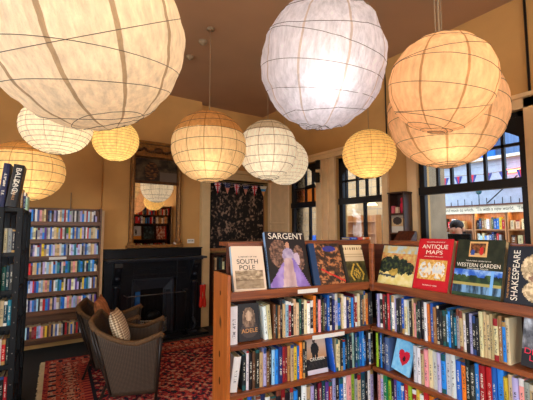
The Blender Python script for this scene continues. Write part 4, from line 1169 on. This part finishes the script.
# its support: low cabinet
e2 = empty('low_cabinet', (3.51, 2.39, 0), 0, 'low dark cabinet under the reddish sloping stand', 'cabinet')
MB().box(0, .155, 0, .26, .06, 1.40).build('body', M['case_wood'], e2, bevel=.004); MB().box(.01, .145, .02, .24, 0, .06).build('plinth', M['black'], e2)
# ---------------------------------------------------------------- security camera by the first window
e = empty('security_camera', (BX-.05, 4.20, 2.36), 0, 'dark security camera on a bracket at the right of the first window', 'camera')
MB().tube([(.05,0,.10), (-.05,.0,.10), (-.06,.03,.0)], .012, 8).build('bracket', M['black'], e)
MB().box(-.11, -.02, -.03, .03, -.02, .14).build('housing', M['black'], e, bevel=.008)
b = MB(); b.lathe([(.028,0),(.032,.02),(.032,.14),(.036,.16)], 14, 0, T(-.07, .04, -.06) @ RZ(R(15)) @ RX(R(-100)))
b.build('camera_body', M['iron'], e)
o = MB().box(-.05, 0, -.035, .035, 0, .14).box(-.055, -.05, -.02, .02, .02, .06).build('alarm_sensor', M['black'], bevel=.006); o.location = (BX-.0445, 4.215, 2.56)
tag(o, 'small dark alarm box on the casing above the security camera', 'sensor')
# ---------------------------------------------------------------- the hall beyond the windows
struct('floor_hall', MB().box(4.15, 16, -2, 20, -.1, 0), M['hallfloor'])
def stonewall(name, x0, x1, y0, y1, z0, z1): return struct(name, MB().box(x0, x1, y0, y1, z0, z1), M['brick'])
def brick():
    m, nt, b = newmat('stone_blocks'); L = nt.links.new
    tc = N(nt, 'ShaderNodeTexCoord'); mp = N(nt, 'ShaderNodeMapping'); mp.inputs['Rotation'].default_value = (R(90), 0, R(90))
    sep = N(nt, 'ShaderNodeSeparateXYZ'); L(tc.outputs['Object'], sep.inputs[0]); cb = N(nt, 'ShaderNodeCombineXYZ')
    ad = N(nt, 'ShaderNodeMath', operation='ADD'); L(sep.outputs['X'], ad.inputs[0]); L(sep.outputs['Y'], ad.inputs[1]); L(ad.outputs[0], cb.inputs[0]); L(sep.outputs['Z'], cb.inputs[1])
    br = N(nt, 'ShaderNodeTexBrick'); br.inputs['Scale'].default_value = 1.0; br.inputs['Brick Width'].default_value = .55; br.inputs['Row Height'].default_value = .26; br.inputs['Mortar Size'].default_value = .012
    br.inputs['Color1'].default_value = c(206,168,122); br.inputs['Color2'].default_value = c(180,144,102); br.inputs['Mortar'].default_value = c(150,132,112)
    L(cb.outputs[0], br.inputs[0]); L(br.outputs['Color'], b.inputs['Base Color']); b.inputs['Roughness'].default_value = .9
    return m
M['brick'] = brick()
stonewall('wall_hall', 10.2, 10.5, -2, 20, 0, 2.75)
stonewall('wall_hall_end', 4.15, 10.5, 14, 14.3, 0, 6)
stonewall('wall_hall_far', 10.2, 10.5, 7.2, 14, 2.75, 6)
struct('wall_hall_pier', MB().box(4.13, 4.50, 2.54, 2.98, 0, 4.2), M['stone'], bevel=.01)
struct('wall_hall_gallery', MB().box(10.17, 10.4, -2, 7.2, 2.05, 3.42).box(10.15, 10.2, -2, 7.2, 3.30, 3.42).box(10.12, 10.2, -2, 7.2, 2.70, 2.78), plain('pale_gallery_wall', c(178,188,206), .7))
struct('wall_hall_upper', MB().box(10.4, 10.6, -2, 7.2, 2.7, 6), plain('blue_grey_boards', c(104,130,170), .7, var=.25, scale=3, stretch=(1,6,.3)))
bl = plain('bright_blue_paint', c(30,110,206), .5); rd = plain('red_panel_paint', c(190,40,60), .6, var=.25, scale=8)
struct('trim_hall', MB().box(10.05, 10.2, -2, 7.2, 3.42, 3.52), M['white'])
for i, (y, z, w_, h_, m_, lb) in enumerate(((5.6, 3.52, .9, .5, rd, 'broad red panel on the gallery outside, left part'), (4.55, 3.52, .42, .95, bl, 'bright blue door panel on the gallery outside'), (3.35, 3.55, .8, .20, rd, 'low red panel on the gallery outside, right part'), (4.94, 3.55, .34, .42, rd, 'small red panel beside the blue door outside'))):
    o = MB().box(0, .06, -w_/2, w_/2, 0, h_).box(-.01, 0, -w_/2, w_/2, h_*.9, h_).build('gallery_panel', m_); o.location = (10.08+.0, y, z); tag(o, lb, 'panel')
o = MB().tube([(10.0, 7, 3.42), (10.0, 2.6, 3.42)], .02, 6).build('handrail', M['cord']); tag(o, 'pale rail along the gallery outside the largest window', 'rail')
# red lit sign
o = MB().box(0, .06, 0, .42, 0, .14).build('lit_sign', glow('red_neon', (1,.06,.05,1), 7), bevel=.02); o.location = (9.86, 3.62, 2.97)
tag(o, 'glowing red sign seen through the right pane of the largest window', 'sign')
MB().box(-.012, 0, .06, .36, .04, .10).build('sign_face', glow('orange_neon', (1,.45,.12,1), 9), o)
MB().box(.06, .20, .19, .23, .05, .09).build('sign_bracket', M['black'], o)
# flags outside
e = empty('flag_bunting', (9.7, 4.4, 3.02), 0, 'string of small red and blue flags hanging outside the largest window', 'bunting')
MB().tube([(0,-1.3,.1), (0,-.6,.04), (0,0,0), (0,.7,.04), (0,1.3,.1)], .008, 5).build('string', M['cord'], e)
for k in range(7):
    y = -1.15 + k*.37
    p = MB().prism([(y-.11, .02), (y+.11, .02), (y, -.26)], -.006, .006, 'x', 0); p.prism([(y-.035,.02), (y+.035,.02), (y,-.2)], -.009, .009, 'x', 1)
    p.build('flag', [plain('flag_blue', c(60,70,140), .7) if k == 0 else bpy.data.materials['flag_blue'], plain('flag_red', c(206,50,70), .7) if k == 0 else bpy.data.materials['flag_red']], e)
# bookcases with the lettered frieze
e = empty('bookcase', (9.58, 4.45, 0), 0, 'honey-coloured bookcases under a lettered frieze in the hall outside', 'bookcase')
bays = [(-1.35,-.52), (-.50,.24), (.26,1.28)]    # along y
for y0, y1 in bays:
    MB().box(.0, .30, y0, y0+.03, 0, 2.04).build('upright', M['orange_wood'], e); MB().box(.0, .30, y1-.03, y1, 0, 2.04).build('upright', M['orange_wood'], e)
    MB().box(.28, .30, y0+.03, y1-.03, 0, 2.04).build('back_panel', M['orange_wood'], e)
    for z in (.2, .55, .9, 1.25, 1.62): MB().box(.0, .28, y0+.03, y1-.03, z-.03, z).build('shelf', M['orange_wood'], e)
    MB().box(.0, .30, y0, y1, 2.04, 2.07).build('top_board', M['orange_wood'], e)
MB().box(-.06, .0, -1.40, 1.35, 2.02, 2.20).build('frieze', plain('cream_frieze', c(226,212,186), .6), e)
MB().box(-.10, .30, -1.42, 1.37, 2.20, 2.24).build('cornice', M['dark_wood'], e)
sp = MB()
for k in range(16): sp.tube([(0, -1.35+k*.18, 2.24), (0, -1.35+k*.18, 2.24 + (.16 if k % 3 else .1))], .010, 5)
sp.build('spikes', M['black'], e)
text('lettering', "but tide and much to which.  'Tis with a new world,  'Tis new seas", .12, M['black_ink'], e, T(-.062, 0, 2.08) @ RZ(R(-90)), width=2.55)
def hallbook(y, z, w_, h_, cd, lab, lean=0):
    Mw = T(9.62, 4.45+y, z+.001) @ RZ(R(-90)) @ RY(R(lean)); make_book(Mw, w_, h_, .16, CODE[cd], lab, 'books in the hall bookcases')
rnd = random.Random(4)
for bi, (y0, y1) in enumerate(bays):
    bn = ['right', 'middle', 'left'][bi]
    for z, zn, cs in ((1.62, 'upper', ('cecw', 'knacweobByR', 'ckRwhe')[bi]), (1.25, 'lower', ('reDROe', 'wpcBwdnhRs', 'kwerhw')[bi])):
        y = y1 - .05
        for i, ch in enumerate(cs):
            w_ = rnd.uniform(.045, .07) if bi == 1 else rnd.uniform(.07, .13)
            if y - w_ < y0+.04: break
            hallbook(y, z, w_*.95, rnd.uniform(.20, .30), ch, f'{CODE[ch]} book, {ordinal(i+1)} from the left, {zn} shelf, {bn} hall bookcase'); y -= w_ + (.03 if bi != 1 else .002)
# warm strip lamps under the frieze light the shelves
for bi, (y0, y1) in enumerate(bays):
    ld = bpy.data.lights.new('shelf_lamp', 'AREA'); ld.shape = 'RECTANGLE'; ld.size = .05; ld.size_y = y1-y0-.1; ld.energy = 4; ld.color = (1,.72,.42)
    lo = bpy.data.objects.new('shelf_lamp', ld); col.objects.link(lo); lo.parent = e; lo.location = (.06, (y0+y1)/2, 2.03)
# teal globe on a wire, above the frieze
o = MB().ball(0,0,0,.07).tube([(0,0,.06),(0,.05,.18),(0,.5,.16)], .012, 6).tube([(0,0,-.06),(0,0,-.33)], .012, 6).build('wall_lamp', plain('teal_globe', c(30,84,96), .3)); o.location = (9.60, 4.55, 2.572)
tag(o, 'small teal globe on a wire above the frieze outside', 'lamp')
for i, (y, z0, z1) in enumerate(((3.62, 2.245, 3.0), (3.42, 2.245, 2.8))):
    o = MB().tube([(9.80, y, z0), (9.80, y+.03, z1)], .035, 8).build('steel_post', plain('dark_green_steel', c(40,70,70), .5)); tag(o, 'dark green steel post on the hall bookcase, ' + ('left of the pair' if i == 0 else 'right of the pair'), 'post')
o = MB().tube([(9.70, 3.7, 2.9), (9.70, 4.4, 2.28)], .014, 6).build('stay_rod', M['black']); tag(o, 'thin slanting rod above the frieze outside', 'rod')
# desk, screen and customer just outside
e = empty('till_desk', (4.30, 2.10, 0), 0, 'dark desk top just outside the largest window', 'desk')
MB().box(-.12, .22, -.30, .32, 1.30, 1.33).build('desk_top', M['dark_wood'], e)
for y in (-.27, .28):
    for x in (-.08, .18): MB().box(x-.02, x+.02, y-.02, y+.02, 0, 1.30).build('leg', M['dark_wood'], e)
e = empty('screen', (4.24, 2.26, 1.331), 0, 'dark flat screen on the desk outside the largest window', 'screen')
MB().box(0, .02, -.14, .13, .05, .225).build('panel', M['black'], e, bevel=.004); MB().box(.0, .10, -.05, .05, 0, .01).box(.02, .035, -.02, .02, 0, .15).build('stand', M['black'], e)
def person():
    e = empty('person', (4.98, 2.68, 0), R(190), 'person in a dark coat with dark hair standing behind the screen outside', 'person')
    J = [(0,0,.92), (0,0,1.12), (0,0,1.34), (.0,0,1.46), (.02,0,1.56), (.03,0,1.66),           # 0-5 spine, neck, head
         (0,.17,1.40), (.02,.22,1.14), (.16,.20,.98), (.23,.18,.96), (0,-.17,1.40), (.02,-.22,1.14), (.16,-.20,.98), (.23,-.18,.96),
         (0,.09,.88), (.02,.10,.48), (-.02,.10,.06), (.14,.11,.035), (0,-.09,.88), (.02,-.10,.48), (-.02,-.10,.06), (.14,-.11,.035)]
    E_ = [(0,1),(1,2),(2,3),(3,4),(4,5),(2,6),(6,7),(7,8),(8,9),(2,10),(10,11),(11,12),(12,13),(0,14),(14,15),(15,16),(16,17),(0,18),(18,19),(19,20),(20,21)]
    rad = [.15,.14,.16,.06,.085,.085,.07,.05,.035,.04,.07,.05,.035,.04,.09,.065,.045,.035,.09,.065,.045,.035]
    me = bpy.data.meshes.new('body'); me.from_pydata(J, E_, []); o = bpy.data.objects.new('body', me); col.objects.link(o); o.parent = e
    sk = o.modifiers.new('skin', 'SKIN'); sk.use_smooth_shade = True
    for i, v in enumerate(me.skin_vertices[0].data): v.radius = (rad[i], rad[i]*1.1); v.use_root = (i == 0)
    sb = o.modifiers.new('sub', 'SUBSURF'); sb.levels = 1; sb.render_levels = 1
    me.materials.append(M['skin'])
    f = MB(); f.lathe([(.10,.86),(.19,.90),(.18,1.10),(.20,1.30),(.17,1.42),(.08,1.47)], 18, 0, Matrix.Diagonal((.85,1.15,1,1))); f.build('coat', M['coat'], e)
    hr = MB(); hr.ball(-.02, 0, 1.665, .10, .092, .08); hr.build('hair', M['hair'], e)
    fc = MB(); fc.ball(.125, 0, 1.60, .016, .014, .022, 8); fc.build('nose', M['skin'], e)
    for s in (-1, 1): MB().ball(.108, s*.034, 1.63, .010, .013, .008, 8).build('eye', M['black'], e)
    MB().ball(.112, 0, 1.56, .008, .024, .006, 8).build('mouth', M['red'], e)
    for s in (-1, 1): MB().ball(.02, s*.098, 1.61, .022, .012, .03, 8).build('ear', M['skin'], e)
    # hands
    for s in (-1, 1):
        for k in range(4):
            y = s*(.18+.0) + (k-1.5)*.019; l = (.06,.07,.075,.06)[k]
            MB().tube([(.24,y,.965), (.24+l*.6,y,.955), (.24+l,y,.93)], .008, 6).build('finger', M['skin'], e)
        MB().tube([(.22, s*.18-s*.035, .965), (.26, s*.18-s*.055, .955)], .009, 6).build('thumb', M['skin'], e)
    MB().lathe([(.10,.10),(.10,.88)], 12, 0, T(0,.09,0)).lathe([(.10,.10),(.10,.88)], 12, 0, T(0,-.09,0)).build('trousers', M['coat'], e)
person()
# colourful shelves seen through the second window, chairs through the first
e = empty('bookcase', (9.5, 8.35, 0), 0, 'open shelves of bright books seen through the second window', 'bookcase')
for y in (-.62, 0, .60): MB().box(0, .28, y, y+.03, 0, 2.1).build('upright', M['orange_wood'], e)
for z in (.3, .7, 1.1, 1.5, 1.9): MB().box(0, .28, -.59, .60, z-.03, z).build('shelf', M['orange_wood'], e)
MB().box(.27, .29, -.6, .63, 0, 2.1).build('back_panel', M['orange_wood'], e)
for z, zn, cs in ((1.5, 'upper', 'kORybhwDcvR'), (1.1, 'lower', 'bwRykepBcwD')):
    y = .57
    for i, ch in enumerate(cs):
        if i == 5: y = -.03
        hallw = rnd.uniform(.06, .10)
        STUFF.book(T(9.54, y, z+.001) @ RZ(R(-90)), hallw, rnd.uniform(.22,.32), .16, PAL[CODE[ch]]); y -= hallw + .004
def hang(loc, label, m_):
    e = empty('pendant_lamp', loc, 0, label, 'lamp'); MB().lathe([(.02,.16),(.06,.14),(.16,.02),(.17,0)], 16).build('lamp_shade', m_, e); MB().tube([(0,0,.16),(0,0,1.2)], .008, 5).build('cord', M['cord'], e); return e
hang((9.0, 7.45, 2.36), 'warm lit pendant lamp in the hall beyond the second window', glow('lit_shade', (1,.74,.32,1), 2.2))
bs = plain('blue_seat_paint', c(44,96,190), .4)
for i, (x, y) in enumerate(((8.2, 9.55), (8.4, 9.1))):
    e = empty('hall_chair', (x, y, 0), R(20*i), 'blue chair in the hall beyond the first window, ' + ('left of the two' if i == 0 else 'right of the two'), 'chair')
    MB().box(-.21, .21, -.21, .21, .86, .90).build('seat', bs, e, bevel=.01); MB().box(.18, .21, -.21, .21, .95, 1.42).build('backrest', bs, e, bevel=.01)
    for a in (-.19, .19):
        for q in (-.19, .19): MB().box(a-.015, a+.015, q-.015, q+.015, 0, .86 if a < 0 else 1.40).build('leg', M['black'], e)
# ---------------------------------------------------------------- spare bookcase at the rear, seen in the mirror
e = empty('bookcase', (2.45, .45, 0), 0, 'tall dark bookcase at the rear of the room, reflected in the mirror', 'bookcase')
for x in (0, 1.34): MB().box(x, x+.03, -.26, 0, 0, 2.34).build('side_panel', M['case_wood'], e)
MB().box(.03, 1.34, -.26, -.24, 0, 2.34).build('back_panel', M['case_wood'], e)
RZs = [.1, .4, .7, 1.0, 1.32, 1.80, 2.06, 2.32]
for z in RZs: MB().box(.03, 1.34, -.24, 0, z-.025, z).build('shelf', M['case_wood'], e)
rnd = random.Random(9)
for z in (1.0, .7, 1.80, 2.06):
    x = .04
    while x < 1.28:
        w_ = rnd.uniform(.025, .045); h_ = rnd.uniform(.16, .21)
        STUFF.book(T(2.45+x+w_, .42, z+.001) @ RZ(R(180)), w_*.96, h_, .17, PAL[CODE[rnd.choice('knRDBwcaTOes')]])
        x += w_
STUFF.build()
def cv(k):
    def fn(u, v):
        q = fbm(u*5, v*5, 50+k)
        if k == 0: return mixc((150,60,50), (230,216,200), .5+q*1.6) if u > .15 else (190,30,40)
        if k == 1: return mixc((20,28,34), (70,90,96), .4+q)
        return (232,160,60) if v < .25 else ((40,40,50) if ell(u, v, .5, .55, .08, .22) else (200,208,224))
    return fn
for k in range(3):
    Mw = T(3.70 - k*.38, .45-.235+.17, 1.321) @ RZ(R(180)) 
    display_book(Mw, .30, .40, .03, [(150,40,40), (26,30,36), (210,206,210)][k], ['red and white', 'dark patterned', 'pale blue and orange'][k] + ' book displayed on the rear bookcase, seen in the mirror', 'books displayed on the rear bookcase', cv(k), 22, 28, lean=10)
# ================================================================== CAMERA, WORLD
cam = bpy.data.cameras.new('camera'); cam.lens = 36*360/533; cam.sensor_width = 36; cam.clip_start = .02
co = bpy.data.objects.new('camera', cam); col.objects.link(co)
co.location = (0, 0, 1.6); co.rotation_euler = (R(90+4.77), 0, R(-34))
scn.camera = co
w = bpy.data.worlds.new('world'); scn.world = w; w.use_nodes = True
bg = w.node_tree.nodes['Background']; bg.inputs['Color'].default_value = (.72,.85,1,1); bg.inputs['Strength'].default_value = 3.8
scn.view_settings.view_transform = 'Standard'; scn.view_settings.look = 'None'
scn.view_settings.exposure = 0; scn.view_settings.gamma = 1
